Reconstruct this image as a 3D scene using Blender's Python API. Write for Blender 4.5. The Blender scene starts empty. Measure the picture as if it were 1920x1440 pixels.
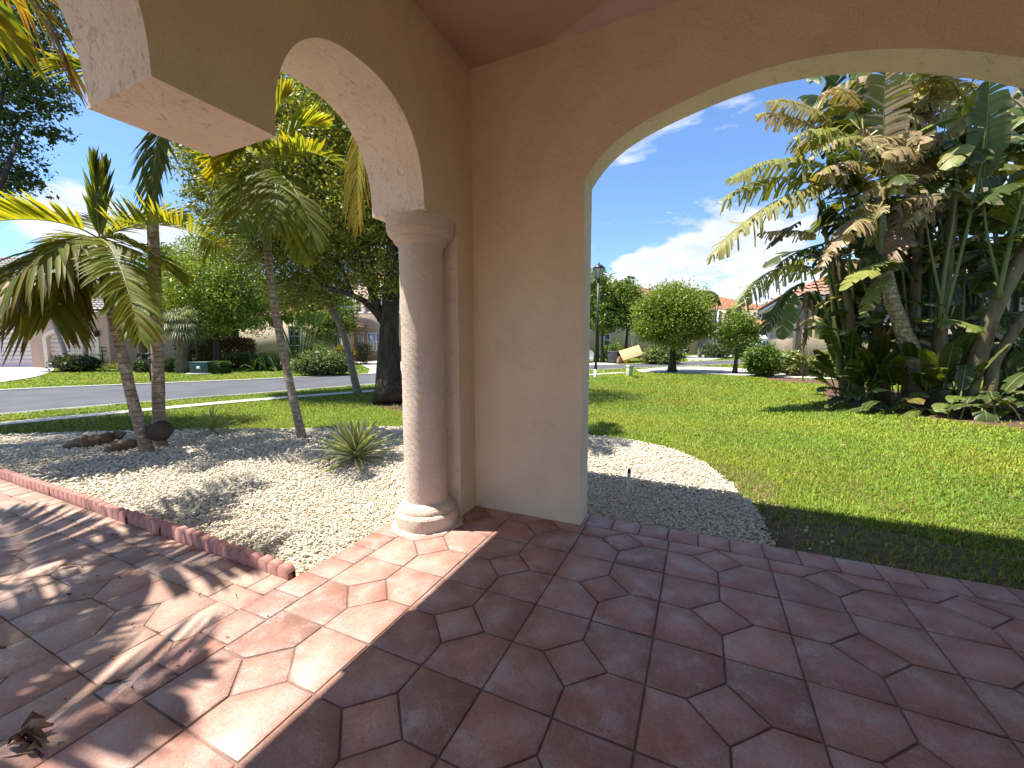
import bpy, bmesh, math, random
import numpy as np
from mathutils import Vector, Matrix
R_ = np.random.default_rng(7)
random.seed(7)
sc = bpy.context.scene
COL = sc.collection
PI = math.pi
rad = math.radians

# ------------------------------------------------------------------ camera frame (metres; camera 1.475 m above the porch floor)
F_PX, YAW, PITCH, ROLL, CAM_H = 765.6, 0.43334585, 0.0978885, -0.0026837, 1.475
def _axes():
    cy, sy, cp, sp = math.cos(YAW), math.sin(YAW), math.cos(PITCH), math.sin(PITCH)
    f = np.array([-sy*cp, cy*cp, -sp]); r = np.array([cy, sy, 0.0]); u = np.cross(r, f)
    cr, sr = math.cos(ROLL), math.sin(ROLL)
    return cr*r + sr*u, -sr*r + cr*u, f
AR, AU, AF = _axes()
CAM = np.array([0, 0, CAM_H])
def ray(x, y): return (x-960)/F_PX*AR - (y-720)/F_PX*AU + AF
def at(x, y, D): return CAM + ray(x, y)*D                    # point seen at (x, y) of the photo at depth D metres
def gz(x, y, z=-0.1):
    d = ray(x, y); return CAM + d*((z-CAM_H)/d[2])           # the same on a level plane
def hx(px, D, z=-0.1):                                        # column px, depth D, given height
    p = at(px, 645, D); return np.array([p[0], p[1], z])
GZ = -0.10

# ------------------------------------------------------------------ objects
ORG = {}
def empty(name, loc=(0, 0, 0), rotz=0.0):
    o = bpy.data.objects.new(name, None); COL.objects.link(o)
    o.location = tuple(float(c) for c in loc); o.rotation_euler = (0, 0, rotz)
    o.empty_display_size = 0.2
    ORG[o.name] = (np.array(loc, float), rotz)
    return o
def tag(o, label=None, cat=None, group=None, kind=None):
    if label: o['label'] = label
    if cat: o['category'] = cat
    if group: o['group'] = group
    if kind: o['kind'] = kind
    return o
def thing(name, label, cat, loc=(0, 0, 0), rotz=0.0, group=None):
    return tag(empty(name, loc, rotz), label, cat, group)
def mesh(name, V, faces, mat, parent=None, col=None, smooth=False, local=False, bevel=0.0, label=None):
    """V (n,3) world coordinates (or local to the parent), faces: list of (m,k) int arrays"""
    V = np.asarray(V, float).reshape(-1, 3)
    faces = [np.asarray(f, np.int64) for f in (faces if isinstance(faces, list) else [faces])]
    faces = [f for f in faces if len(f)]
    org = np.zeros(3); rz = 0.0
    if parent is not None:
        org, rz = ORG[parent.name]
        if not local: V = V - org
        if not local and rz:
            c, s = math.cos(-rz), math.sin(-rz)
            V = np.column_stack([V[:, 0]*c - V[:, 1]*s, V[:, 0]*s + V[:, 1]*c, V[:, 2]])
    me = bpy.data.meshes.new(name)
    me.vertices.add(len(V)); me.vertices.foreach_set('co', V.astype(np.float32).ravel())
    li = np.concatenate([f.ravel() for f in faces]); tot = np.concatenate([np.full(len(f), f.shape[1]) for f in faces])
    st = np.concatenate([[0], np.cumsum(tot)[:-1]])
    me.loops.add(len(li)); me.loops.foreach_set('vertex_index', li.astype(np.int32))
    me.polygons.add(len(tot)); me.polygons.foreach_set('loop_start', st.astype(np.int32))
    if smooth: me.polygons.foreach_set('use_smooth', np.ones(len(tot), bool))
    me.update(calc_edges=True)
    if col is not None:
        c = np.ones((len(V), 4), np.float32); c[:, :3] = np.clip(np.asarray(col), 0, 1)
        a = me.color_attributes.new('Col', 'FLOAT_COLOR', 'POINT'); a.data.foreach_set('color', c.ravel())
    me.materials.append(mat)
    o = bpy.data.objects.new(name, me); COL.objects.link(o)
    if parent is not None: o.parent = parent
    ORG[o.name] = (org, rz)
    if bevel:
        b = o.modifiers.new('bevel', 'BEVEL'); b.width = bevel; b.segments = 2; b.limit_method = 'ANGLE'; b.angle_limit = rad(40)
    if label: o['label'] = label
    return o
class MB:
    """collects simple shapes into one mesh"""
    def __init__(s): s.v = []; s.q = []; s.t = []; s.c = []; s.n = 0; s.poly = []
    def _add(s, V, col=None):
        V = np.asarray(V, float).reshape(-1, 3); i = s.n; s.v.append(V); s.n += len(V)
        s.c.append(np.tile(np.asarray(col if col is not None else (1, 1, 1), float), (len(V), 1)) if np.ndim(col) < 2 else np.asarray(col))
        return i
    def arr(s, V, Q=None, T=None, col=None):
        i = s._add(V, col)
        if Q is not None and len(Q): s.q.append(np.asarray(Q)+i)
        if T is not None and len(T): s.t.append(np.asarray(T)+i)
    def quad(s, a, b, c, d, col=None): s.arr([a, b, c, d], Q=[[0, 1, 2, 3]], col=col)
    def box(s, x0, x1, y0, y1, z0, z1, col=None, M=None):
        V = np.array([[x, y, z] for z in (z0, z1) for y in (y0, y1) for x in (x0, x1)], float)
        if M is not None: V = V @ np.asarray(M.to_3x3()).T + np.array(M.translation)
        s.arr(V, Q=[[0, 2, 3, 1], [4, 5, 7, 6], [0, 1, 5, 4], [2, 6, 7, 3], [0, 4, 6, 2], [1, 3, 7, 5]], col=col)
    def tube(s, P, r, n=10, col=None, cap=True, jit=0.0):
        P = np.asarray(P, float); m = len(P); r = np.broadcast_to(np.asarray(r, float), (m,))
        T = np.gradient(P, axis=0); T /= np.linalg.norm(T, axis=1)[:, None] + 1e-9
        ref = np.array([0.3, 0.9, 0.1]) if abs(T[0][2]) > 0.6 else np.array([0, 0, 1.0])
        A = np.cross(T, ref); A /= np.linalg.norm(A, axis=1)[:, None] + 1e-9
        B = np.cross(T, A)
        th = np.linspace(0, 2*PI, n, endpoint=False)
        rr = r[:, None]*(1 + jit*R_.normal(size=(m, n)))
        V = P[:, None, :] + rr[:, :, None]*(np.cos(th)[None, :, None]*A[:, None, :] + np.sin(th)[None, :, None]*B[:, None, :])
        V = V.reshape(-1, 3)
        i, j = np.meshgrid(np.arange(m-1), np.arange(n), indexing='ij'); j2 = (j+1) % n
        Q = np.stack([i*n+j, (i+1)*n+j, (i+1)*n+j2, i*n+j2], -1).reshape(-1, 4)
        Tt = None
        if cap:
            V = np.vstack([V, P[0], P[-1]]); k = m*n; a = np.arange(n); b = (a+1) % n
            Tt = np.vstack([np.stack([a, b, np.full(n, k)], -1), np.stack([(m-1)*n+b, (m-1)*n+a, np.full(n, k+1)], -1)])
            if col is not None and np.ndim(col) == 2: col = np.vstack([np.repeat(col, n, 0), col[:1], col[-1:]])
        elif col is not None and np.ndim(col) == 2: col = np.repeat(col, n, 0)
        s.arr(V, Q=Q, T=Tt, col=col)
    def lathe(s, prof, c=(0, 0), n=48, col=None):
        prof = np.asarray(prof, float); m = len(prof); th = np.linspace(0, 2*PI, n, endpoint=False)
        V = np.stack([c[0]+prof[:, 0:1]*np.cos(th), c[1]+prof[:, 0:1]*np.sin(th), np.repeat(prof[:, 1:2], n, 1)], -1).reshape(-1, 3)
        i, j = np.meshgrid(np.arange(m-1), np.arange(n), indexing='ij'); j2 = (j+1) % n
        s.arr(V, Q=np.stack([i*n+j, i*n+j2, (i+1)*n+j2, (i+1)*n+j], -1).reshape(-1, 4), col=col)
    def prism(s, P, z0, z1, col=None):
        """convex polygon P (k,2) extruded"""
        k = len(P); P = np.asarray(P, float)
        i = s._add(np.vstack([np.column_stack([P, np.full(k, z0)]), np.column_stack([P, np.full(k, z1)])]), col)
        a = np.arange(k); b = (a+1) % k
        s.q.append(np.stack([a, b, b+k, a+k], -1)+i)
        s.poly.append(np.arange(k)+k+i)
    def build(s, name, mat, parent=None, smooth=False, local=False, col=False, bevel=0.0, label=None):
        f = []
        if s.q: f.append(np.vstack(s.q))
        if s.t: f.append(np.vstack(s.t))
        by = {}
        for p in s.poly: by.setdefault(len(p), []).append(p)
        f += [np.array(v) for v in by.values()]
        return mesh(name, np.vstack(s.v), f, mat, parent, np.vstack(s.c) if col else None, smooth, local, bevel, label)
def bez(a, b, c, n):
    t = np.linspace(0, 1, n)[:, None]
    return (1-t)**2*np.asarray(a) + 2*t*(1-t)*np.asarray(b) + t*t*np.asarray(c)
def spline(P, n):
    P = np.asarray(P, float); s = np.concatenate([[0], np.cumsum(np.linalg.norm(np.diff(P, axis=0), axis=1))]); s /= s[-1]
    t = np.linspace(0, 1, n); out = np.stack([np.interp(t, s, P[:, k]) for k in range(P.shape[1])], -1)
    k = max(1, n//(len(P)*3)); pad = np.vstack([np.repeat(out[:1], k, 0), out, np.repeat(out[-1:], k, 0)])
    sm = np.stack([np.convolve(pad[:, j], np.ones(2*k+1)/(2*k+1), 'valid') for j in range(P.shape[1])], -1)
    sm[0], sm[-1] = out[0], out[-1]
    return sm
def inpoly(x, y, P):
    P = np.asarray(P); res = np.zeros(np.shape(x), bool); n = len(P)
    for i in range(n):
        x0, y0 = P[i]; x1, y1 = P[(i+1) % n]
        c = ((y0 > y) != (y1 > y)) & (x < (x1-x0)*(y-y0)/(y1-y0+1e-12)+x0)
        res ^= c
    return res
def unit(v): v = np.asarray(v, float); return v/(np.linalg.norm(v, axis=-1, keepdims=True)+1e-9)

# ------------------------------------------------------------------ materials
def new_mat(name):
    m = bpy.data.materials.new(name); m.use_nodes = True
    nt = m.node_tree; b = nt.nodes['Principled BSDF']
    return m, nt, b
def N(nt, t, **k):
    n = nt.nodes.new(t)
    for a, v in k.items():
        if a in n.inputs.keys(): n.inputs[a].default_value = v
        else: setattr(n, a, v)
    return n
def L(nt, a, b): nt.links.new(a, b)
def mixc(nt, fac, a, b, mode='MIX'):
    n = nt.nodes.new('ShaderNodeMix'); n.data_type = 'RGBA'; n.blend_type = mode
    for i, v in ((0, fac), (6, a), (7, b)):
        if hasattr(v, 'is_linked') or hasattr(v, 'links'): nt.links.new(v, n.inputs[i])
        elif i == 0: n.inputs[0].default_value = v
        else: n.inputs[i].default_value = (*v, 1)
    return n.outputs[2]
def ramp(nt, src, p0, p1, c0=0.0, c1=1.0):
    n = N(nt, 'ShaderNodeMapRange'); n.inputs[1].default_value = p0; n.inputs[2].default_value = p1
    n.inputs[3].default_value = c0; n.inputs[4].default_value = c1; L(nt, src, n.inputs[0]); return n.outputs[0]
def coords(nt, scale=(1, 1, 1), kind='Object'):
    t = N(nt, 'ShaderNodeTexCoord'); m = N(nt, 'ShaderNodeMapping'); m.inputs['Scale'].default_value = scale
    L(nt, t.outputs[kind], m.inputs[0]); return m.outputs[0]
def noise(nt, vec, scale, detail=4, rough=0.55, dist=0.0):
    n = N(nt, 'ShaderNodeTexNoise'); n.inputs['Scale'].default_value = scale; n.inputs['Detail'].default_value = detail
    n.inputs['Roughness'].default_value = rough; n.inputs['Distortion'].default_value = dist
    if vec is not None: L(nt, vec, n.inputs['Vector'])
    return n.outputs['Fac']
def bump(nt, b, h, strength=0.3, dist=0.01, prev=None):
    n = N(nt, 'ShaderNodeBump'); n.inputs['Strength'].default_value = strength; n.inputs['Distance'].default_value = dist
    L(nt, h, n.inputs['Height'])
    if prev is not None: L(nt, prev, n.inputs['Normal'])
    L(nt, n.outputs[0], b.inputs['Normal']); return n.outputs[0]
def plain(name, c, rough=0.7, metal=0.0, var=0.12, scale=6.0, bmp=0.0, spec=None):
    m, nt, b = new_mat(name); v = coords(nt)
    f = noise(nt, v, scale, 5)
    col = mixc(nt, ramp(nt, f, 0.3, 0.7), tuple(x*(1-var) for x in c), tuple(min(1, x*(1+var)) for x in c))
    L(nt, col, b.inputs['Base Color']); b.inputs['Roughness'].default_value = rough; b.inputs['Metallic'].default_value = metal
    if spec is not None: b.inputs['Specular IOR Level'].default_value = spec
    if bmp: bump(nt, b, noise(nt, v, scale*14, 4), 0.6, bmp)
    return m
def stucco(name, c, knock=0.0, fine=1.0, lump=1.0):
    """hand-trowelled stucco: fine sand grain, soft trowel lumps and (knock) torn skip-trowel scars"""
    m, nt, b = new_mat(name); v = coords(nt)
    f = noise(nt, v, 2.2, 5)
    col = mixc(nt, ramp(nt, f, 0.3, 0.7), tuple(x*0.92 for x in c), tuple(min(1, x*1.05) for x in c))
    st_ = noise(nt, coords(nt, (1.0, 1.0, 0.35)), 1.3, 6, 0.6)
    col = mixc(nt, ramp(nt, st_, 0.52, 0.74, 0, 0.30), col, (c[0]*0.70, c[1]*0.66, c[2]*0.62))
    vs = coords(nt, (1.0, 1.0, 1.0))
    scar = noise(nt, vs, 17, 6, 0.62, 1.6)
    line = ramp(nt, scar, 0.585 if knock > .5 else 0.66, 0.66 if knock > .5 else 0.74)
    L(nt, mixc(nt, ramp(nt, line, 0, 1, 0, 0.42*knock), col, tuple(x*0.45 for x in c)), b.inputs['Base Color'])
    b.inputs['Roughness'].default_value = 0.9; b.inputs['Specular IOR Level'].default_value = 0.2
    p = bump(nt, b, noise(nt, v, 9, 4, 0.6, 0.8), 0.9*lump, 0.02*lump)
    p = bump(nt, b, noise(nt, coords(nt, (1, 1, 0.55)), 46, 4, 0.62, 1.4), 0.9*lump, 0.008*lump, p)
    p = bump(nt, b, noise(nt, v, 150, 3, 0.6), min(1, 0.5*fine), 0.004*max(1, fine*1.6), p)
    bump(nt, b, line, 0.5*max(knock, 0.35), -0.008, p)
    return m
def mth2(nt, a, b_):
    n = N(nt, 'ShaderNodeMath', operation='MULTIPLY_ADD'); L(nt, b_, n.inputs[0]); n.inputs[1].default_value = 0.7
    m2 = N(nt, 'ShaderNodeMath', operation='SUBTRACT'); L(nt, a, m2.inputs[0]); m2.inputs[1].default_value = 0.35
    L(nt, m2.outputs[0], n.inputs[2]); return n.outputs[0]
def paver(name, rough=0.5, blotch=0.5):
    m, nt, b = new_mat(name); v = coords(nt)
    a = N(nt, 'ShaderNodeAttribute', attribute_name='Col').outputs['Color']
    f1 = noise(nt, v, 5.5, 7, 0.62); f2 = noise(nt, v, 55, 4, 0.7); f3 = noise(nt, v, 260, 2, 0.5)
    c1 = mixc(nt, ramp(nt, mth2(nt, f1, f2), 0.50, 0.72, 0, blotch), a, (0.45, 0.355, 0.32))
    c1 = mixc(nt, ramp(nt, f1, 0.46, 0.28, 0, 0.55), c1, (0.27, 0.125, 0.10))
    c2 = mixc(nt, ramp(nt, f2, 0.40, 0.66, 0, 0.6), c1, mixc(nt, 1.0, c1, (0.62, 0.58, 0.56), 'MULTIPLY'))
    f4 = noise(nt, v, 95, 3, 0.7); c2 = mixc(nt, ramp(nt, mth2(nt, f1, f4), 0.50, 0.66, 0, 0.62*blotch/0.75), c2, (0.44, 0.335, 0.30))
    c2 = mixc(nt, ramp(nt, f4, 0.30, 0.42, 0.5, 0), c2, (0.19, 0.095, 0.075))
    c3 = mixc(nt, ramp(nt, f3, 0.64, 0.72, 0, 0.7), c2, (0.13, 0.075, 0.06))
    b.inputs['Specular IOR Level'].default_value = 0.38
    L(nt, c3, b.inputs['Base Color'])
    L(nt, ramp(nt, noise(nt, v, 8, 5), 0.3, 0.7, rough-0.1, rough+0.16), b.inputs['Roughness'])
    p = bump(nt, b, f2, 0.35, 0.004); bump(nt, b, f3, 0.4, 0.002, p)
    return m
def attr_mat(name, rough=0.8, bmp=0.0, scale=40, spec=0.3):
    m, nt, b = new_mat(name); v = coords(nt)
    a = N(nt, 'ShaderNodeAttribute', attribute_name='Col').outputs['Color']
    f = noise(nt, v, scale, 4)
    L(nt, mixc(nt, ramp(nt, f, 0.35, 0.7, 0, 0.5), a, mixc(nt, 1.0, a, (0.6, 0.58, 0.55), 'MULTIPLY')), b.inputs['Base Color'])
    b.inputs['Roughness'].default_value = rough; b.inputs['Specular IOR Level'].default_value = spec
    if bmp: bump(nt, b, f, 0.7, bmp)
    return m
def leaf_mat(name, trans=0.35, rough=0.45, spec=0.35, ty=(1.25, 1.15, 0.45)):
    m, nt, b = new_mat(name)
    a = N(nt, 'ShaderNodeAttribute', attribute_name='Col').outputs['Color']
    L(nt, a, b.inputs['Base Color']); b.inputs['Roughness'].default_value = rough; b.inputs['Specular IOR Level'].default_value = spec
    t = N(nt, 'ShaderNodeBsdfTranslucent'); L(nt, mixc(nt, 1.0, a, ty, 'MULTIPLY'), t.inputs[0])
    t2 = mixc(nt, 0.0, (0, 0, 0), (0, 0, 0))
    mx = N(nt, 'ShaderNodeMixShader'); mx.inputs[0].default_value = trans
    L(nt, b.outputs[0], mx.inputs[1]); L(nt, t.outputs[0], mx.inputs[2])
    L(nt, mx.outputs[0], nt.nodes['Material Output'].inputs[0])
    return m
def bark(name, c, dark, ring=0.0, scale=8.0):
    m, nt, b = new_mat(name); v = coords(nt)
    f = noise(nt, coords(nt, (1, 1, 0.25 if not ring else 1)), scale, 6, 0.65)
    col = mixc(nt, ramp(nt, f, 0.32, 0.68), dark, c)
    if ring:
        w = N(nt, 'ShaderNodeTexWave', wave_type='BANDS', bands_direction='Z', wave_profile='SAW')
        w.inputs['Scale'].default_value = ring; w.inputs['Distortion'].default_value = 1.2; w.inputs['Detail'].default_value = 2; w.inputs['Detail Scale'].default_value = 2.0
        L(nt, v, w.inputs['Vector'])
        r = ramp(nt, w.outputs['Fac'], 0.80, 0.98)
        col = mixc(nt, ramp(nt, r, 0, 1, 0, 0.85), col, tuple(x*0.4 for x in dark))
        lich = noise(nt, v, 14, 5)
        col = mixc(nt, ramp(nt, lich, 0.52, 0.66, 0, 0.75), col, tuple(min(1, x*1.7) for x in c))
        L(nt, col, b.inputs['Base Color']); p = bump(nt, b, f, 0.6, 0.01); bump(nt, b, r, 0.8, -0.012, p)
    else:
        L(nt, col, b.inputs['Base Color']); bump(nt, b, f, 1.0, 0.03)
    b.inputs['Roughness'].default_value = 0.9; b.inputs['Specular IOR Level'].default_value = 0.2
    return m
WALLC = (0.79, 0.65, 0.465)
M = {}
M['stucco'] = stucco('peach_stucco', WALLC, 0.12)
M['soffit'] = stucco('knockdown_stucco', (0.88, 0.755, 0.62), 1.0)
M['column'] = stucco('column_stucco', (0.90, 0.755, 0.61), 0.0, 2.6)
M['ceiling'] = stucco('pink_ceiling', (0.90, 0.72, 0.64), 0.05, 0.5, 0.25)
M['paver'] = paver('porch_paver', 0.46, 0.75)
M['drive_paver'] = paver('driveway_paver', 0.62, 0.25)
M['grout'] = plain('grout', (0.20, 0.125, 0.10), 0.9, var=0.35, scale=9)
M['edging'] = paver('edging_concrete', 0.75, 0.12)
M['stone'] = attr_mat('white_stone', 0.75, scale=90)
M['gravel_base'] = plain('gravel_base', (0.46, 0.40, 0.31), 0.95, var=0.35, scale=60)
M['leaf'] = leaf_mat('foliage', 0.32)
M['frond'] = leaf_mat('palm_leaf', 0.55, 0.5, 0.2, (1.5, 1.2, 0.30))
M['blade'] = leaf_mat('grass_blade', 0.35, 0.55, 0.2, (1.2, 1.1, 0.5))
M['dry'] = leaf_mat('dry_leaf', 0.12, 0.7, 0.2, (1.2, 1.0, 0.7))
M['rachis'] = attr_mat('leaf_stalk', 0.5, 0.0, 20)
M['palm_bark'] = bark('ringed_palm_bark', (0.33, 0.275, 0.215), (0.19, 0.15, 0.11), 4.2, 10)
M['pale_bark'] = bark('pale_palm_bark', (0.36, 0.34, 0.31), (0.22, 0.20, 0.17), 3.0, 6)
M['bark'] = bark('dark_tree_bark', (0.10, 0.078, 0.06), (0.03, 0.023, 0.018), 0, 9)
M['wood'] = bark('driftwood', (0.27, 0.20, 0.14), (0.10, 0.065, 0.04), 0, 14)
M['stem'] = bark('banana_stem', (0.26, 0.21, 0.12), (0.11, 0.075, 0.04), 0, 6)
M['ring_stem'] = bark('ringed_stem', (0.40, 0.32, 0.21), (0.20, 0.15, 0.09), 3.2, 7)
M['asphalt'] = plain('asphalt', (0.074, 0.075, 0.085), 0.9, var=0.22, scale=0.8, bmp=0.004)
M['concrete'] = plain('concrete', (0.44, 0.42, 0.37), 0.9, var=0.10, scale=1.2, bmp=0.002)
M['pinkdrive'] = plain('pink_driveway', (0.44, 0.36, 0.31), 0.9, var=0.10, scale=1.5)
M['mulch'] = plain('mulch', (0.12, 0.055, 0.04), 0.95, var=0.55, scale=28, bmp=0.02)
M['trim'] = plain('pale_trim', (0.74, 0.65, 0.55), 0.8, var=0.03)
M['mortar'] = plain('mortar', (0.52, 0.43, 0.36), 0.95, var=0.2, scale=30)
M['white'] = plain('white_paint', (0.80, 0.79, 0.77), 0.5, var=0.03)
M['pinkwall'] = stucco('pink_house_stucco', (0.54, 0.385, 0.295), 0.0, 0.4)
M['beigewall'] = stucco('beige_house_stucco', (0.50, 0.415, 0.30), 0.0, 0.4)
M['peachwall'] = stucco('peach_house_stucco', (0.54, 0.42, 0.33), 0.0, 0.4)
M['garage'] = plain('garage_door_paint', (0.70, 0.58, 0.50), 0.55, var=0.03)
M['garage_w'] = plain('pale_garage_door_paint', (0.66, 0.60, 0.60), 0.55, var=0.03)
M['glass'] = plain('window_glass', (0.035, 0.045, 0.06), 0.06, var=0.2, spec=0.9)
M['blind'] = plain('window_blind', (0.30, 0.36, 0.44), 0.25, var=0.06, spec=0.7)
M['dark'] = plain('dark_recess', (0.02, 0.02, 0.022), 0.5)
M['black'] = plain('black_metal', (0.018, 0.018, 0.02), 0.4, spec=0.5)
M['greybin'] = plain('grey_bin_plastic', (0.085, 0.085, 0.10), 0.5)
M['tile_grey'] = attr_mat('grey_roof_tile', 0.8, 0.0, 6)
M['tile_red'] = attr_mat('red_roof_tile', 0.8, 0.0, 5)
M['card'] = plain('cardboard', (0.58, 0.42, 0.21), 0.85, var=0.06)
M['redcard'] = plain('reddish_carton', (0.42, 0.20, 0.13), 0.85, var=0.1)
M['yellow'] = plain('yellow_plastic', (0.70, 0.42, 0.02), 0.5)
M['util'] = plain('green_enamel', (0.035, 0.085, 0.075), 0.45, var=0.15)
M['pedestal'] = plain('pale_green_plastic', (0.50, 0.55, 0.36), 0.5, var=0.04)
M['lampglass'] = plain('frosted_lamp_glass', (0.62, 0.62, 0.60), 0.3)
M['pvc'] = plain('white_pipe', (0.66, 0.60, 0.50), 0.5, var=0.12, scale=30)
M['carpaint'] = plain('white_car_paint', (0.78, 0.78, 0.78), 0.25, var=0.01, spec=0.6)
M['rubber'] = plain('rubber', (0.02, 0.02, 0.02), 0.8)
def ground_mat():
    m, nt, b = new_mat('lawn_soil'); v = coords(nt)
    f = noise(nt, v, 0.35, 5); f2 = noise(nt, v, 24, 6, 0.7); f3 = noise(nt, v, 1.6, 5)
    c = mixc(nt, ramp(nt, f2, 0.3, 0.72), (0.045, 0.07, 0.012), (0.13, 0.17, 0.026))
    c = mixc(nt, ramp(nt, f, 0.55, 0.75, 0, 0.35), c, (0.20, 0.19, 0.06))
    c = mixc(nt, ramp(nt, f3, 0.66, 0.78, 0, 0.5), c, (0.11, 0.075, 0.04))
    L(nt, c, b.inputs['Base Color']); b.inputs['Roughness'].default_value = 0.95; b.inputs['Specular IOR Level'].default_value = 0.1
    bump(nt, b, f2, 0.8, 0.03); return m
M['ground'] = ground_mat()
def soil_mat():
    m, nt, b = new_mat('bare_soil'); v = coords(nt)
    f2 = noise(nt, v, 18, 7, 0.7); f3 = noise(nt, v, 3, 5)
    c = mixc(nt, ramp(nt, f2, 0.3, 0.7), (0.06, 0.038, 0.022), (0.17, 0.115, 0.065))
    c = mixc(nt, ramp(nt, f3, 0.48, 0.66, 0, 0.6), c, (0.085, 0.11, 0.025))
    L(nt, c, b.inputs['Base Color']); b.inputs['Roughness'].default_value = 0.95
    bump(nt, b, f2, 0.8, 0.02); return m
M['soil'] = soil_mat()

# ------------------------------------------------------------------ world, sun, camera
EL, AZ = rad(69), rad(22)
w = bpy.data.worlds.new('World'); sc.world = w; w.use_nodes = True
nt = w.node_tree; bg = nt.nodes['Background']
sky = N(nt, 'ShaderNodeTexSky', sky_type='NISHITA'); sky.sun_disc = False; sky.sun_elevation = EL; sky.sun_rotation = rad(248)
sky.air_density = 1.0; sky.dust_density = 0.35; sky.ozone_density = 2.2
tc = N(nt, 'ShaderNodeTexCoord'); sep = N(nt, 'ShaderNodeSeparateXYZ'); L(nt, tc.outputs['Generated'], sep.inputs[0])
def mth(op, a, b_=None):
    n = N(nt, 'ShaderNodeMath', operation=op)
    for i, v in enumerate((a, b_)):
        if v is None: continue
        if hasattr(v, 'links'): L(nt, v, n.inputs[i])
        else: n.inputs[i].default_value = v
    return n.outputs[0]
zc = mth('MAXIMUM', sep.outputs[2], 0.0)
den = mth('ADD', zc, 0.22)
cmb = N(nt, 'ShaderNodeCombineXYZ'); L(nt, mth('DIVIDE', sep.outputs[0], den), cmb.inputs[0]); L(nt, mth('DIVIDE', sep.outputs[1], den), cmb.inputs[1]); L(nt, mth('MULTIPLY', zc, 2.2), cmb.inputs[2])
mp = N(nt, 'ShaderNodeMapping'); mp.inputs['Location'].default_value = (14.8, 7.6, 2.44); L(nt, cmb.outputs[0], mp.inputs[0])
cn = noise(nt, mp.outputs[0], 1.35, 10, 0.58, 0.25)
cn2 = noise(nt, mp.outputs[0], 3.4, 8, 0.6, 0.3)
cov = ramp(nt, zc, 0.0, 0.42, 0.07, -0.05)
nrmd = N(nt, 'ShaderNodeVectorMath', operation='NORMALIZE'); L(nt, tc.outputs['Generated'], nrmd.inputs[0])
for (cx_, cy_, lo, hi, amt) in ((165, 385, .9935, 1.0, .16), (1300, 440, .9925, 1.0, .12), (1420, 500, .990, 1.0, .10), (1180, 525, .9965, 1.0, .13), (350, 430, .9972, 1.0, .13), (1860, 420, .985, 1.0, .06)):
    dv_ = ray(cx_, cy_); dv_ = dv_/np.linalg.norm(dv_); dt_ = N(nt, 'ShaderNodeVectorMath', operation='DOT_PRODUCT'); L(nt, nrmd.outputs[0], dt_.inputs[0]); dt_.inputs[1].default_value = tuple(dv_)
    cov = mth('ADD', cov, ramp(nt, dt_.outputs['Value'], lo, hi, 0, amt))
cf = ramp(nt, mth('ADD', cn, cov), 0.55, 0.615)
cshade = mixc(nt, ramp(nt, cn2, 0.36, 0.62), (4.0, 4.4, 5.1), (5.6, 5.6, 5.65))
skyc = mixc(nt, 1.0, sky.outputs[0], (0.80, 0.96, 1.16), 'MULTIPLY')
L(nt, mixc(nt, ramp(nt, cf, 0, 1, 0, 0.92), skyc, cshade), bg.inputs[0])
bg.inputs[1].default_value = 0.072
sun = bpy.data.lights.new('sun', 'SUN'); sun.energy = 3.8; sun.angle = rad(0.5); sun.color = (1.0, 0.945, 0.85)
so = bpy.data.objects.new('sun', sun); COL.objects.link(so)
trav = Vector((math.cos(AZ)*math.cos(EL), math.sin(AZ)*math.cos(EL), -math.sin(EL)))
so.rotation_euler = trav.to_track_quat('-Z', 'Y').to_euler(); so.location = (-6, -3, 14)
cam = bpy.data.cameras.new('camera'); cam.lens = 36*F_PX/1920; cam.sensor_width = 36; cam.clip_end = 2000; cam.clip_start = 0.05
co = bpy.data.objects.new('camera', cam); COL.objects.link(co)
mw = Matrix.Identity(4)
for k, a in enumerate((AR, AU, -AF)):
    for j in range(3): mw[j][k] = a[j]
mw.translation = Vector(CAM); co.matrix_world = mw; sc.camera = co
sc.view_settings.view_transform = 'Standard'; sc.view_settings.look = 'None'; sc.view_settings.gamma = 1.0
sc.view_settings.exposure = 1.56
sc.cycles.max_bounces = 14; sc.cycles.diffuse_bounces = 10; sc.cycles.use_adaptive_sampling = True
sc.cycles.sample_clamp_indirect = 6.0
try: sc.cycles.use_denoising = True
except Exception: pass
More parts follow.
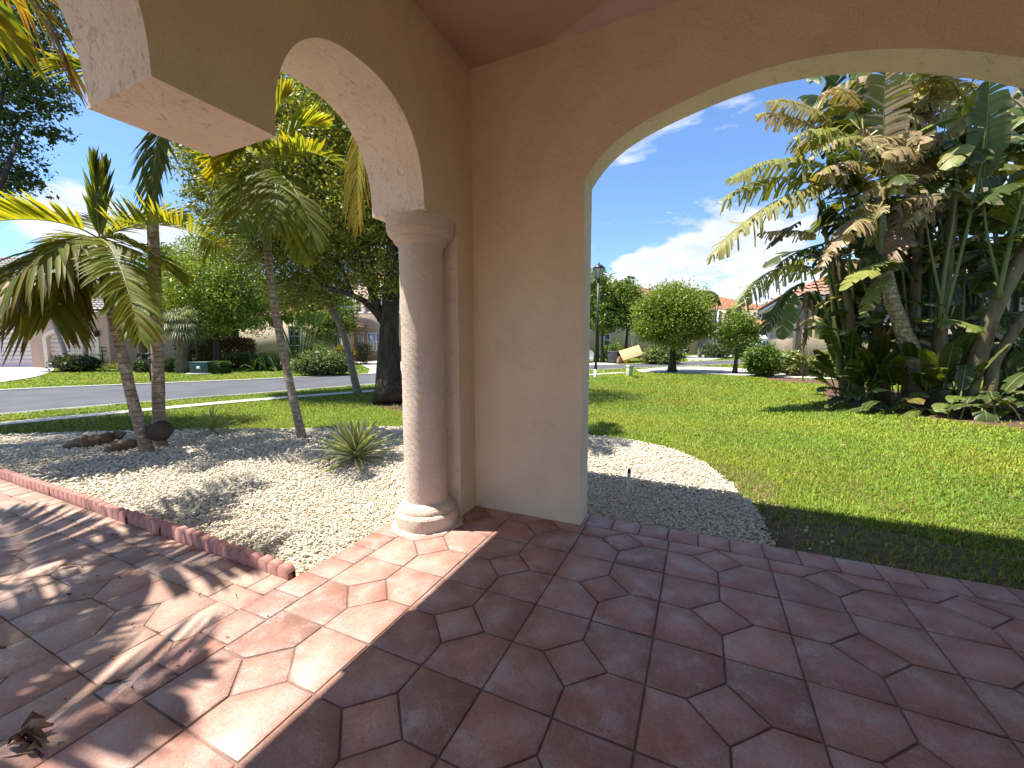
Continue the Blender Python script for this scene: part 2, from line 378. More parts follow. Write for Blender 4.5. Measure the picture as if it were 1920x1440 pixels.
#PART2
# ------------------------------------------------------------------ the porch (one house, its walls, ceiling, roof and column as parts)
house = thing('house', 'peach stucco porch with two round arches, a wide flat arch and a thick round column', 'house', (-1.82, 3.14, 0))
def arch_wall(secs, along, a0, a1, top, capends=(True, True)):
    """secs: (s0, s1, bottom(s), n); along 'x' or 'y'; a0 < a1 the two faces across the thickness. Returns faces and soffit MBs"""
    wall, sof = MB(), MB()
    def P(s, z, a): return (s, a, z) if along == 'x' else (a, s, z)
    prev = None
    for s0, s1, fn, n in secs:
        u = np.linspace(0, PI, n+1); ss = s0 + (s1-s0)*(0.5-0.5*np.cos(u)) if n > 1 else np.array([s0, s1])
        zz = np.array([fn(s) for s in ss])
        for i in range(len(ss)-1):
            a, b, za, zb = ss[i], ss[i+1], zz[i], zz[i+1]
            wall.quad(P(a, za, a0), P(b, zb, a0), P(b, top, a0), P(a, top, a0))
            wall.quad(P(b, zb, a1), P(a, za, a1), P(a, top, a1), P(b, top, a1))
            if za > 0.05 or zb > 0.05: sof.quad(P(a, za, a1), P(b, zb, a1), P(b, zb, a0), P(a, za, a0))
        if prev is not None and abs(prev[1]-zz[0]) > 0.02:
            s, z0, z1 = ss[0], prev[1], zz[0]
            sof.quad(P(s, z0, a0), P(s, z1, a0), P(s, z1, a1), P(s, z0, a1))
        prev = (ss[-1], zz[-1])
    for cap, s in ((capends[0], secs[0][0]), (capends[1], secs[-1][1])):
        if cap: wall.quad(P(s, -0.12, a0), P(s, -0.12, a1), P(s, top, a1), P(s, top, a0))
    return wall, sof
SPR, TOP = 2.43, 3.9
def rnd(c, h, rise):
    return lambda s: SPR + rise*max(0.0, 1-min(1, abs((s-c)/h))**2.4)**(1/2.4)
flat = lambda z: (lambda s: z)
wall, sof = arch_wall([(-2.6, -2.3, flat(-0.12), 1), (-2.3, -1.815, flat(SPR), 1), (-1.815, -0.70, rnd(-1.2575, 0.5575, 0.65), 30), (-0.70, -0.24, flat(SPR), 1), (-0.24, 0.875, rnd(0.3175, 0.5575, 0.65), 44), (0.875, 1.347, flat(SPR), 1),  # rearmost arch is unseen, added to brighten the porch
                       (1.347, 2.462, rnd(1.9045, 0.5575, 0.65), 44), (2.462, 2.885, flat(SPR), 1), (2.885, 3.14, flat(-0.12), 1)], 'y', -2.30, -1.82, TOP, (True, False))
def merge_bevel(o, wdt):
    bm = bmesh.new(); bm.from_mesh(o.data); bmesh.ops.remove_doubles(bm, verts=bm.verts, dist=0.0005); bmesh.ops.recalc_face_normals(bm, faces=bm.faces); bm.to_mesh(o.data); bm.free()
    return o
wall.build('arcade_wall', M['stucco'], house); sof.build('arcade_soffit', M['soffit'], house)
dist_z = ([0, .3, .45, .7, .9, 1.04, 1.15, 1.21, 1.25], [3.183, 3.165, 3.137, 3.062, 2.988, 2.918, 2.832, 2.765, 2.69])
dist_r = ([0, .3, .45, .7, .9, 1.04, 1.15, 1.3, 1.5, 1.56], [3.183, 3.165, 3.137, 3.062, 2.988, 2.925, 2.868, 2.775, 2.63, 2.58])
def evenfit(D_, Z_):
    D_ = np.array(D_); Aq = np.stack([D_**2, D_**4, D_**6], 1); c = np.linalg.lstsq(Aq, np.array(Z_)-3.183, rcond=None)[0]
    return lambda d: 3.183+c[0]*d**2+c[1]*d**4+c[2]*d**6
fl_, fr_ = evenfit(*dist_z), evenfit(*dist_r)
wide = lambda s: float(fl_(abs(s-0.403)) if s < 0.403 else fr_(abs(s-0.403)))
wall, sof = arch_wall([(-2.30, -0.845, flat(-0.12), 1), (-0.845, 1.963, wide, 70), (1.963, 2.42, flat(-0.12), 1), (2.42, 4.6, lambda s: 2.6+.5*math.sqrt(max(0, 1-((s-3.51)/1.09)**2)), 24), (4.6, 4.8, flat(-0.12), 1)], 'x', 3.14, 3.362, TOP)  # second arch at right is unseen, added to let in lawn light
wall.build('arched_wall', M['stucco'], house); sof.build('wide_arch_soffit', M['soffit'], house)
b = MB(); b.box(-1.82, 4.8, -2.6, 3.14, 3.735, 3.86); b.build('ceiling', M['ceiling'], house)
b = MB(); b.box(-2.3, 5.0, -2.82, -2.6, 2.75, TOP); b.build('back_beam', M['stucco'], house)  # unseen rear, left open below this beam so more light enters
b = MB(); b.box(4.8, 5.0, -2.6, 3.362, -0.12, TOP); b.build('side_wall', M['stucco'], house)
# hip roof with a projecting eave
b = MB(); ex, ey = -2.80, 4.00
b.box(ex, 9.0, -3.3, ey, 3.902, 4.06)
b.build('eave', M['trim'], house)
r_ = MB(); e4 = [(ex-.03, ey+.03, 4.062), (9, ey+.03, 4.062), (9, -3.33, 4.062), (ex-.03, -3.33, 4.062)]; pk = [(1.0, .3, 6.0), (5, .3, 6.0)]
r_.quad(e4[0], e4[1], pk[1], pk[0], (.3, .15, .1)); r_.quad(e4[2], e4[3], pk[0], pk[1], (.3, .15, .1)); r_.arr([e4[1], e4[2], pk[1]], T=[[0, 1, 2]], col=(.3, .15, .1)); r_.arr([e4[3], e4[0], pk[0]], T=[[0, 1, 2]], col=(.3, .15, .1))
r_.build('roof', M['tile_red'], house, col=True)
b = MB(); b.box(5.002, 9, -2.82, 3.36, -.12, TOP); b.build('body_wall', M['stucco'], house)
def creased(s, p, c, ang=24):
    cut = [0]
    for i in range(1, len(p)-1):
        a = math.atan2(p[i][1]-p[i-1][1], p[i][0]-p[i-1][0]); b_ = math.atan2(p[i+1][1]-p[i][1], p[i+1][0]-p[i][0])
        if abs((b_-a+PI) % (2*PI)-PI) > rad(ang): cut.append(i)
    cut.append(len(p)-1)
    for a, b_ in zip(cut[:-1], cut[1:]): s.lathe(p[a:b_+1], c, 72)
def roughen(o, amp):
    me = o.data; n = len(me.vertices); c = np.zeros(n*3); me.vertices.foreach_get('co', c); c = c.reshape(-1, 3); nn = np.zeros(n*3); me.vertices.foreach_get('normal', nn); nn = nn.reshape(-1, 3)
    k = sum(np.sin(c @ R_.normal(size=3)*f+R_.uniform(0, 6)) for f in (14, 19, 27, 38, 52, 60))/6
    me.vertices.foreach_set('co', (c+nn*(k*amp)[:, None]).ravel()); me.update()
def column(cx, cy):
    s = MB(); zz = np.linspace(0.16, 2.17, 30); s.lathe([(0.173-0.002*(z-.16)+0.0015*math.sin(z*3), z) for z in np.linspace(.16, 2.24, 150)], (cx, cy), 110)
    sh = s.build('column', M['column'], house, smooth=True); roughen(sh, .0035)
    p = [(.02, 0.0), (.252, 0.0), (.256, .02), (.257, .075), (.254, .105), (.246, .118), (.232, .124), (.226, .132), (.226, .142), (.221, .160), (.208, .178), (.190, .192), (.176, .205), (.17, .208)]
    s = MB(); creased(s, p, (cx, cy)); roughen(s.build('column_base', M['column'], sh, smooth=True), .004)
    s = MB(); th = np.linspace(0, 2*PI, 60, endpoint=False); rr = .288+.012*np.sin(th*3+1)+.008*np.sin(th*7)+.006*R_.normal(size=60); k = np.arange(60)
    V = np.vstack([np.column_stack([cx+.24*np.cos(th), cy+.24*np.sin(th), np.full(60, .012)]), np.column_stack([cx+rr*.96*np.cos(th), cy+rr*.96*np.sin(th), np.full(60, .006)]), np.column_stack([cx+rr*np.cos(th), cy+rr*np.sin(th), np.full(60, -.004)])])
    s.arr(V, Q=np.vstack([np.stack([k+j*60, k+(j+1)*60, (k+1) % 60+(j+1)*60, (k+1) % 60+j*60], -1) for j in (0, 1)])); s.build('mortar_joint', M['mortar'], sh, smooth=True)
    p = [(.168, 2.135), (.174, 2.14), (.184, 2.152), (.200, 2.172), (.208, 2.195), (.212, 2.21), (.213, 2.222), (.224, 2.223), (.236, 2.240), (.248, 2.268), (.252, 2.29), (.252, 2.300), (.259, 2.301), (.258, 2.426), (.02, 2.427)]; p = [(r, 2.427-(2.427-z)*.70) for r, z in p]
    s = MB(); creased(s, p, (cx, cy)); s.build('capital', M['column'], sh, smooth=True)
column(-2.03, 2.69); column(-2.03, -0.47)

# ------------------------------------------------------------------ paved floors
def clip_half(P, nx, ny, d):
    out = []; n = len(P)
    for i in range(n):
        a, b_ = P[i], P[(i+1) % n]; da = nx*a[0]+ny*a[1]-d; db = nx*b_[0]+ny*b_[1]-d
        if da <= 0: out.append(a)
        if da*db < 0: t = da/(da-db); out.append((a[0]+t*(b_[0]-a[0]), a[1]+t*(b_[1]-a[1])))
    return out
def clip_rect(P, x0, x1, y0, y1):
    for h in ((-1, 0, -x0), (1, 0, x1), (0, -1, -y0), (0, 1, y1)):
        if len(P) < 3: return []
        P = clip_half(P, *h)
    return P
def area(P): return 0.5*sum(P[i][0]*P[(i+1) % len(P)][1]-P[(i+1) % len(P)][0]*P[i][1] for i in range(len(P)))
def inset(P, d):
    if area(P) < 0: P = P[::-1]
    Q = [p for i, p in enumerate(P) if math.dist(p, P[i-1]) > 1e-5]
    out = list(Q)
    for i in range(len(Q)):
        a, c = Q[i], Q[(i+1) % len(Q)]; ex_, ey_ = c[0]-a[0], c[1]-a[1]; l = math.hypot(ex_, ey_)
        nx, ny = ey_/l, -ex_/l
        if len(out) < 3: return []
        out = clip_half(out, nx, ny, nx*a[0]+ny*a[1]-d)
    return out
def paving(name, polys, cols, mat, zt, gap, bev, zb, jit=0.0012):
    m = MB()
    for P, c in zip(polys, cols):
        P = [(x, y) for x, y in P]
        A = inset(P, gap)
        if len(A) < 3 or abs(area(A)) < 0.0006: continue
        k = len(A); B = []
        cx, cy = sum(p[0] for p in A)/k, sum(p[1] for p in A)/k
        Bp = inset(A, bev)
        if len(Bp) != len(A):
            Bp = [(x+(cx-x)*0.06, y+(cy-y)*0.06) for x, y in A]
        # match start vertex
        j = min(range(k), key=lambda q: math.dist(Bp[q], A[0])); Bp = Bp[j:]+Bp[:j]
        dz = zt + R_.normal()*jit; tx, ty = R_.normal(size=2)*0.0035
        V = [(x, y, zb) for x, y in A] + [(x, y, dz-bev*0.8+tx*(x-cx)+ty*(y-cy)) for x, y in A] + [(x, y, dz+tx*(x-cx)+ty*(y-cy)) for x, y in Bp]
        i = m._add(V, np.array(c)*.90); a = np.arange(k); b_ = (a+1) % k
        m.q.append(np.stack([a, b_, b_+k, a+k], -1)+i); m.q.append(np.stack([a+k, b_+k, b_+2*k, a+2*k], -1)+i)
        ce = m._add([(cx, cy, dz)], np.clip(np.array(c)*R_.uniform(1.05, 1.32)+R_.uniform(0, .03), 0, 1)); m.t.append(np.stack([a+2*k+i, b_+2*k+i, np.full(k, ce)], -1))
    return m.build(name, mat, col=True)
def block_pattern(ox, oy, s, d, i0, i1, j0, j1, rect):
    out = []
    h = s/2
    for i in range(i0, i1):
        for j in range(j0, j1):
            x, y = ox+i*s, oy+j*s; cx, cy = x+h, y+h
            for sx, sy in ((-1, -1), (1, -1), (1, 1), (-1, 1)):
                P = [(cx+sx*h, cy+sy*h), (cx, cy+sy*h), (cx, cy+sy*d), (cx+sx*d, cy), (cx+sx*h, cy)]
                out.append(P)
            out.append([(cx-d, cy), (cx, cy-d), (cx+d, cy), (cx, cy+d)])
    out = [clip_rect(P if area(P) > 0 else P[::-1], *rect) for P in out]
    return [P for P in out if len(P) >= 3 and abs(area(P)) > 0.0008]
def paver_cols(n, base, v=0.16):
    out = []
    for _ in range(n):
        k = 1+R_.normal()*v; h = R_.normal()*0.05
        out.append(np.clip(np.array(base)*k*np.array([1, 1+h, 1+h*1.2]), 0.02, 0.9))
    return out
S_, OX, OY = 0.6354, -0.8004, 1.4109
pl = block_pattern(OX, OY, S_, 0.155, -2, 10, -8, 4, (-2.071, 4.8, -2.6, 3.165))
for k in range(60):                                            # border courses along the outer and the street edge
    x0 = -2.30+k*0.212
    if x0 < 4.79: pl.append([(x0, 3.165), (min(4.8, x0+.212), 3.165), (min(4.8, x0+.212), 3.385), (x0, 3.385)])
    y0 = 3.165-k*0.205
    if y0 > -2.6: pl.append([(-2.30, y0-.205), (-2.071, y0-.205), (-2.071, y0), (-2.30, y0)])
FLOORC = (0.40, 0.215, 0.165)
tag(paving('porch_floor', pl, paver_cols(len(pl), FLOORC, 0.11), M['paver'], 0.0, 0.0048, 0.0035, -0.03), kind='structure')
b = MB(); b.box(-2.292, 4.8, -2.6, 3.378, -0.13, -0.007); tag(b.build('porch_slab', M['grout']), kind='structure')
S2 = 0.5765
DX0 = -9.2
pl = block_pattern(-2.49, 0.735, S2, 0.146, -12, 1, -6, 1, (DX0, -2.306, -2.6, 1.311))
x = -2.306; k = 0
while x > DX0:
    x1 = max(DX0, x-0.29*(1+0.02*R_.normal())); pl.append([(x1, 1.311), (x, 1.311), (x, 1.462), (x1, 1.462)]); x = x1
x = -2.306
while x > DX0:
    x1 = max(DX0, x-0.165*(1+0.02*R_.normal())); pl.append([(x1, 1.462), (x, 1.462), (x, 1.628), (x1, 1.628)]); x = x1
tag(paving('driveway', pl, paver_cols(len(pl), (0.385, 0.245, 0.185), 0.10), M['drive_paver'], -0.008, 0.0028, 0.0035, -0.035, 0.002), kind='structure')
b = MB(); b.box(-14.6, -2.31, -2.6, 1.63, -0.14, -0.022); b.box(-14.6, 12, -14, -2.602, -0.14, -0.03); tag(b.build('driveway_base', M['grout']), kind='structure')

# scalloped edging: every block of the row is an object of its own
def scallop(n=5, p=0.100, h=0.038, t=0.055):
    W = n*p; xs, zs = [], []
    for i in range(n):
        for a in np.linspace(0, PI, 9)[(0 if i == 0 else 1):]:
            xs.append(i*p+p/2-p/2*math.cos(a)); zs.append(h+0.047*math.sin(a))
    m = MB(); xs = np.array(xs); zs = np.array(zs); k = len(xs)
    fl = 0*xs; F = np.column_stack([xs, fl, zs]); FB = np.column_stack([xs, fl, np.full(k, -0.06)])
    e = 0.006; cen = np.array([0, 0, -0.006])
    V = np.vstack([FB, F+cen, F+[0, e, 0], F*[1, 0, 1]+[0, t-e, 0], F*[1, 0, 1]+[0, t, 0]+cen, FB*[1, 0, 1]+[0, t, 0]])
    i = m._add(V, (0.45, 0.215, 0.18)); a = np.arange(k-1)
    for r in range(5): m.q.append(np.stack([a+r*k, a+1+r*k, a+1+(r+1)*k, a+(r+1)*k], -1)+i)
    for side in (0, k-1):
        m.poly.append(np.array([side+r*k for r in range(6)])+i)
    return m
proto = scallop().build('edging_block', M['edging'], col=True)
tag(proto, 'red scalloped concrete edging block in the row between the driveway pavers and white gravel', 'edging', 'scalloped edging blocks along the gravel bed')
for i in range(15):
    o = proto if i == 0 else proto.copy()
    if i: COL.objects.link(o)
    o.location = (-2.305-0.503*(i+1), 1.636+R_.normal()*0.003, 0.0+R_.normal()*0.003); o.rotation_euler = (R_.normal()*0.03, R_.normal()*0.008, R_.normal()*0.008)

# ------------------------------------------------------------------ ground, roads, paths
b = MB(); b.box(-400, 400, -400, 400, -0.6, GZ-0.03); tag(b.build('ground', M['ground']), kind='structure')
def ribbon(name, A, B, z, mat, th=0.0):
    A = spline(A, 60); B = spline(B, 60); n = len(A)
    V = np.vstack([np.column_stack([A, np.full(n, z)]), np.column_stack([B, np.full(n, z)])])
    a = np.arange(n-1); Q = np.stack([a, a+1, a+1+n, a+n], -1); F = [Q]
    if th:
        V = np.vstack([V, V-[0, 0, th]]); F = [np.vstack([Q, np.stack([a, a+1, a+1+2*n, a+2*n], -1), np.stack([a+n, a+1+n, a+1+3*n, a+3*n], -1)])]
    return tag(mesh(name, V, F, mat), kind='structure')
near = [(-17, -12), (-15.6, -4), (-14.75, 3.5), (-14.2, 5.6), (-13.1, 8.6), (-11.75, 13), (-9.4, 18.8), (-6.2, 24.4), (-3.4, 28.1), (-.6, 31.8), (2.4, 36.2), (7, 43), (14, 54)]
far = [(-26, -12), (-24.2, -4), (-22.4, 5.3), (-20.5, 8.2), (-18.0, 11.8), (-15.4, 17.3), (-11.8, 23.2), (-7.4, 28.8), (-4.2, 32.6), (-.6, 37.8), (2.8, 42.4), (7.5, 49), (14, 58)]
ribbon('road', near, far, GZ+0.004, M['asphalt'])
def off(P, d):
    P = spline(P, 60); T = unit(np.gradient(P, axis=0)); return P + np.column_stack([-T[:, 1], T[:, 0]])*d
ribbon('kerb', off(far, 0.02), off(far, 0.34), GZ+0.03, M['concrete'], 0.1)
ribbon('kerb', off(near, -0.02), off(near, -0.16), GZ+0.02, M['concrete'], 0.1)
swn = [(-13.6, -4), (-12.45, 2.96), (-11.5, 6.85), (-10.1, 9.7), (-7.6, 15.2), (-5.0, 20.1), (-3.55, 22.6)]
ribbon('sidewalk', swn, off(swn, 0.52), GZ+0.016, M['concrete'], 0.1)
def sheet(name, P, z, mat):
    P = np.asarray(P, float); P3 = np.column_stack([P, np.full(len(P), z)])
    return tag(mesh(name, P3, [np.arange(len(P))[None, :]], mat), kind='structure')
def gpoly(px): return [tuple(gz(x, y, GZ)[:2]) for x, y in px]
sheet('neighbour_driveway', gpoly([(1192, 693.5), (1235, 689.8), (1300, 687.5), (1345, 688.5), (1440, 693), (1600, 703), (1600, 712), (1440, 707), (1300, 700), (1200, 697.5)]), GZ+0.012, M['concrete'])
sheet('neighbour_driveway', gpoly([(-260, 690), (-260, 727), (0, 717), (62, 708), (95, 698), (110, 686.5), (40, 686)]), GZ+0.014, M['pinkdrive'])
sheet('neighbour_driveway', gpoly([(662, 676), (700, 671.5), (790, 671.5), (800, 693), (724, 699), (690, 700.5), (694, 692), (676, 684)]), GZ+0.014, M['pinkdrive'])
sheet('neighbour_driveway', gpoly([(1100, 678.5), (1145, 680.5), (1160, 683.2), (1100, 685.8)]), GZ+0.014, M['concrete'])
sheet('neighbour_path', gpoly([(1285, 668), (1360, 664), (1380, 667), (1330, 676), (1290, 677)]), GZ+0.012, M['concrete'])

GRAV = [(-2.296, 1.69), (-7, 1.69), (-12.0, 1.72), (-12.1, 2.0), (-10.7, 2.55), (-9.4, 3.35), (-8.24, 4.1), (-6.54, 4.97), (-4.96, 5.83), (-3.2, 6.45), (-1.65, 6.62), (-.82, 6.5), (-.3, 6.15), (.08, 5.65), (.34, 4.95), (.515, 4.2), (.56, 3.387), (-2.296, 3.387)]
def gravz(x, y): return -0.035 + 0.012*np.sin(x*1.9+1)*np.sin(y*2.3) + 0.02*np.exp(-((x+4.6)**2+(y-4)**2)/2.5)
DIRT = [(.52, 4.25), (.60, 3.39), (3.4, 3.39), (5.5, 3.3), (5.2, 3.9), (3.4, 4.15), (1.9, 4.3), (1.15, 4.5), (.72, 4.72)]
sheet('bare_soil', DIRT, GZ+0.004-0.03, M['soil'])
MULCH = gpoly([(1430, 706), (1560, 712), (1700, 735), (1990, 775), (2100, 850), (1900, 800), (1760, 785), (1640, 768), (1560, 752), (1545, 735), (1560, 722), (1440, 712)])
sheet('mulch_bed', MULCH, GZ-0.02, M['mulch'])
OAKM = gpoly([(690, 748), (720, 741), (790, 744), (860, 752), (830, 768), (760, 772), (700, 762)])
sheet('mulch_bed', OAKM, GZ-0.022, M['mulch'])

# white gravel: a mounded sheet under thousands of loose chips (nobody could count them)
def grid_sheet(name, poly, zf, mat, st=0.12):
    P = np.array(poly); xs = np.arange(P[:, 0].min(), P[:, 0].max()+st, st); ys = np.arange(P[:, 1].min(), P[:, 1].max()+st, st)
    X, Y = np.meshgrid(xs, ys, indexing='ij'); n, m_ = X.shape
    i, j = np.meshgrid(np.arange(n-1), np.arange(m_-1), indexing='ij')
    keep = inpoly(X[:-1, :-1]+st/2, Y[:-1, :-1]+st/2, poly)
    Q = np.stack([i*m_+j, (i+1)*m_+j, (i+1)*m_+j+1, i*m_+j+1], -1)[keep]
    return mesh(name, np.column_stack([X.ravel(), Y.ravel(), zf(X, Y).ravel()]), [Q], mat)
tag(grid_sheet('gravel_bed', GRAV, lambda x, y: gravz(x, y)-0.02, M['gravel_base']), kind='structure')
phi = (1+5**.5)/2
ICO = unit(np.array([(-1, phi, 0), (1, phi, 0), (-1, -phi, 0), (1, -phi, 0), (0, -1, phi), (0, 1, phi), (0, -1, -phi), (0, 1, -phi), (phi, 0, -1), (phi, 0, 1), (-phi, 0, -1), (-phi, 0, 1)]))
ICOF = np.array([(0, 11, 5), (0, 5, 1), (0, 1, 7), (0, 7, 10), (0, 10, 11), (1, 5, 9), (5, 11, 4), (11, 10, 2), (10, 7, 6), (7, 1, 8), (3, 9, 4), (3, 4, 2), (3, 2, 6), (3, 6, 8), (3, 8, 9), (4, 9, 5), (2, 4, 11), (6, 2, 10), (8, 6, 7), (9, 8, 1)])
def stones(P3, size):
    n = len(P3); ax = size[:, None]*R_.uniform(0.55, 1.15, (n, 3))*[1.15, 1.0, 0.75]
    V = ICO[None]*ax[:, None, :]*R_.uniform(0.78, 1.18, (n, 12, 1))
    q = unit(R_.normal(size=(n, 4))); a, b_, c, d = q.T
    Rm = np.stack([np.stack([a*a+b_*b_-c*c-d*d, 2*(b_*c-a*d), 2*(b_*d+a*c)], -1), np.stack([2*(b_*c+a*d), a*a-b_*b_+c*c-d*d, 2*(c*d-a*b_)], -1), np.stack([2*(b_*d-a*c), 2*(c*d+a*b_), a*a-b_*b_-c*c+d*d], -1)], 1)
    V = np.einsum('nij,nkj->nki', Rm, V)*[1, 1, 0.8] + P3[:, None, :]
    F = (ICOF[None]+12*np.arange(n)[:, None, None]).reshape(-1, 3)
    return V.reshape(-1, 3), F
def scatter_gravel():
    Vs, Fs, Cs, k = [], [], [], 0
    for d0, d1, den, sz in ((0, 4.4, 2900, .0118), (4.4, 6.4, 2000, .0145), (6.4, 14, 1050, .020)):
        n = int((12.8*5.1)*den); x = R_.uniform(-12.2, .6, n); y = R_.uniform(1.68, 6.7, n)
        dd = np.hypot(x, y); ok = (dd >= d0) & (dd < d1) & inpoly(x, y, GRAV) & (np.abs(np.arctan2(-x, y)-YAW) < 1.05)
        x, y = x[ok], y[ok]; n = len(x)
        z = gravz(x, y) + R_.uniform(-.5, .8, n)*sz
        V, F = stones(np.column_stack([x, y, z]), sz*R_.uniform(.7, 1.35, n))
        c = np.array([0.67, 0.61, 0.495])*R_.uniform(.78, 1.1, (n, 1)); br = R_.random(n) < .10
        c[br] *= np.array([.80, .70, .55]); c = np.repeat(c, 12, 0)
        Vs.append(V); Fs.append(F+k); Cs.append(c); k += len(V)
    return np.vstack(Vs), np.vstack(Fs), np.vstack(Cs)
V, F, c = scatter_gravel()
tag(mesh('white_gravel', V, [F], M['stone'], col=c), 'crushed white stone spread over the planting bed round the column', 'gravel', kind='stuff')

# ------------------------------------------------------------------ grass
def blades(x, y, z, hgt, wid, base):
    n = len(x); az = R_.uniform(0, 2*PI, n); lean = R_.uniform(.3, 1.25, n)
    wv = np.column_stack([-np.sin(az), np.cos(az), np.zeros(n)])*wid[:, None]/2
    dv = np.column_stack([np.cos(az), np.sin(az), np.zeros(n)])
    p = np.column_stack([x, y, z]); up = np.array([0, 0, 1.0])
    m_ = p + dv*(lean*hgt*.35)[:, None] + up*(hgt*.62)[:, None]; t = p + dv*(lean*hgt*1.0)[:, None] + up*(hgt*(1.05-.5*lean))[:, None]
    V = np.stack([p-wv, p+wv, m_-wv*.8, m_+wv*.8, t], 1).reshape(-1, 3)
    F = (np.array([(0, 1, 3), (0, 3, 2), (2, 3, 4)])[None]+5*np.arange(n)[:, None, None]).reshape(-1, 3)
    return V, F, np.repeat(base, 5, 0)
def vnoise(x, y, s, seed):
    r = np.random.default_rng(seed); o = np.zeros_like(x)
    for k in range(7):
        a, f, p = r.uniform(0, 2*PI), s*r.uniform(.6, 1.9), r.uniform(0, 2*PI)
        o += np.sin((x*math.cos(a)+y*math.sin(a))*f+p)
    return o/7
roadpoly = np.vstack([spline(near, 60), spline(far, 60)[::-1]])
swpoly = np.vstack([spline(swn, 60), off(swn, .52)[::-1]])
sheets = [gpoly(p) for p in ([(1192, 693.5), (1235, 689.8), (1300, 687.5), (1345, 688.5), (1440, 693), (1600, 703), (1600, 712), (1440, 707), (1300, 700), (1200, 697.5)], [(-260, 690), (-260, 727), (0, 717), (62, 708), (95, 698), (110, 686.5), (40, 686)], [(662, 676), (700, 671.5), (790, 671.5), (800, 693), (724, 699), (690, 700.5), (694, 692), (676, 684)], [(1100, 678.5), (1145, 680.5), (1160, 683.2), (1100, 685.8)])]
def grass():
    Vs, Fs, Cs, k = [], [], [], 0
    for d0, d1, den, wd, ht in ((3, 6.5, 3000, .0075, .062), (6.5, 10, 1700, .011, .066), (10, 16, 760, .017, .072), (16, 26, 330, .032, .078), (26, 46, 75, .075, .085)):
        ar = 1.08*(d1*d1-d0*d0); n = int(ar*den); a = R_.uniform(-1.08, 1.08, n)+YAW; r = np.sqrt(R_.uniform(d0*d0, d1*d1, n))
        x, y = -r*np.sin(a), r*np.cos(a)
        ok = ~inpoly(x, y, GRAV) & ~inpoly(x, y, roadpoly) & ~inpoly(x, y, swpoly) & ~((y < 3.42) & (x > -2.4)) & ~((y < 1.75) & (x < -2))
        for s in sheets: ok &= ~inpoly(x, y, s)
        for s, q in ((MULCH, .05), (OAKM, .12)): ok &= ~inpoly(x, y, s) | (R_.random(n) < q*(0.25+1.5*(vnoise(x, y, 3.1, 5) > 0)))
        ok &= ~inpoly(x, y, DIRT) | (R_.random(n) < np.clip(.10+.28*(x-.55), .1, .62)+.45*(vnoise(x, y, 4.2, 5) > .12))
        pn = vnoise(x, y, 1.6, 11)
        edge = ((x-.35)**2/.25+(y-5.2)**2/.5 < 1) | ((x-3.2)**2/.5+(y-4.7)**2/.1 < 1)
        ok &= ~edge | (R_.random(n) < .45)
        x, y, pn, edge = x[ok], y[ok], pn[ok], edge[ok]; n = len(x)
        col = np.array([0.255, 0.345, 0.042])*R_.uniform(.5, 1.32, (n, 1))*np.column_stack([1+.30*pn+R_.normal(size=n)*.13, 1+.05*pn, np.ones(n)])*(1+.22*vnoise(x, y, .7, 21)+.12*vnoise(x, y, 5, 8))[:, None]
        dead = (R_.random(n) < .07+.10*(vnoise(x, y, 2.2, 3) > .25)) | (edge & (R_.random(n) < .6)); col[dead] = np.array([.33, .25, .11])*R_.uniform(.6, 1.1, (dead.sum(), 1))
        V, F, c = blades(x, y, np.full(n, GZ-0.032), ht*R_.uniform(.55, 1.2, n)*(1+.2*pn), wd*R_.uniform(.7, 1.3, n), col)
        Vs.append(V); Fs.append(F+k); Cs.append(c); k += len(V)
    return np.vstack(Vs), np.vstack(Fs), np.vstack(Cs)
V, F, c = grass()
tag(mesh('grass', V, [F], M['blade'], col=c), 'mown bright green lawn grass round the porch and along the street', 'grass', kind='stuff')
#PART3
# ------------------------------------------------------------------ plants: shared builders
def leaves_np(P, size, asp=0.5, cup=0.0, updir=None, upw=0.6, col=(0.05, 0.09, 0.02), cv=0.3, hue=0.12):
    """diamond leaves at points P (n,3): random directions, faces tending upward"""
    n = len(P); size = np.broadcast_to(size, (n,))*R_.uniform(.6, 1.25, n)
    nr = unit(R_.normal(size=(n, 3)) + np.array([0, 0, upw])); d = unit(np.cross(nr, R_.normal(size=(n, 3)))); s = np.cross(nr, d)
    a = d*size[:, None]/2; b_ = s*(size*asp/2)[:, None]
    V = np.stack([P-a, P+b_*1.0-a*.1+nr*(size*.08)[:, None], P+a, P-b_-a*.1+nr*(size*.08)[:, None]], 1).reshape(-1, 3)
    F = np.arange(4*n).reshape(-1, 4)
    c = np.asarray(col)*np.clip(1+R_.normal(size=(n, 1))*cv, .35, 2.2)*np.clip(1+R_.normal(size=(n, 3))*hue*np.array([1, .35, .5]), .4, 1.8)
    return V, F, np.repeat(c, 4, 0)
def crown_points(blobs, n, clump=0.28, shell=0.55, per=26):
    """lumpy crowns: clump centres biased to each blob's shell, leaves gathered round them"""
    W = np.array([b_[3]**2 if np.ndim(b_[3]) == 0 else (b_[3][0]*b_[3][2]) for b_ in blobs], float); W /= W.sum()
    out = []
    for (cx, cy, cz, r), w_ in zip(blobs, W):
        r3 = np.array([r, r, r*.8]) if np.ndim(r) == 0 else np.array(r)
        k = max(4, int(n*w_/per)); u = unit(R_.normal(size=(k, 3))); rr = (shell+(1-shell)*R_.random((k, 1))**.6)*(1+.13*np.clip(R_.normal(size=(k, 1)), -1.5, 1.2))
        c = np.array([cx, cy, cz]) + u*rr*r3
        cs = clump*np.exp(np.clip(R_.normal(size=(k, 1)), -1.5, .7)*.3)*r3.mean()
        out.append((c[:, None, :] + np.clip(R_.normal(size=(k, per, 3)), -1.7, 1.7)*cs[:, None, :]*np.array([1, 1, .7])).reshape(-1, 3))
    return np.vstack(out)
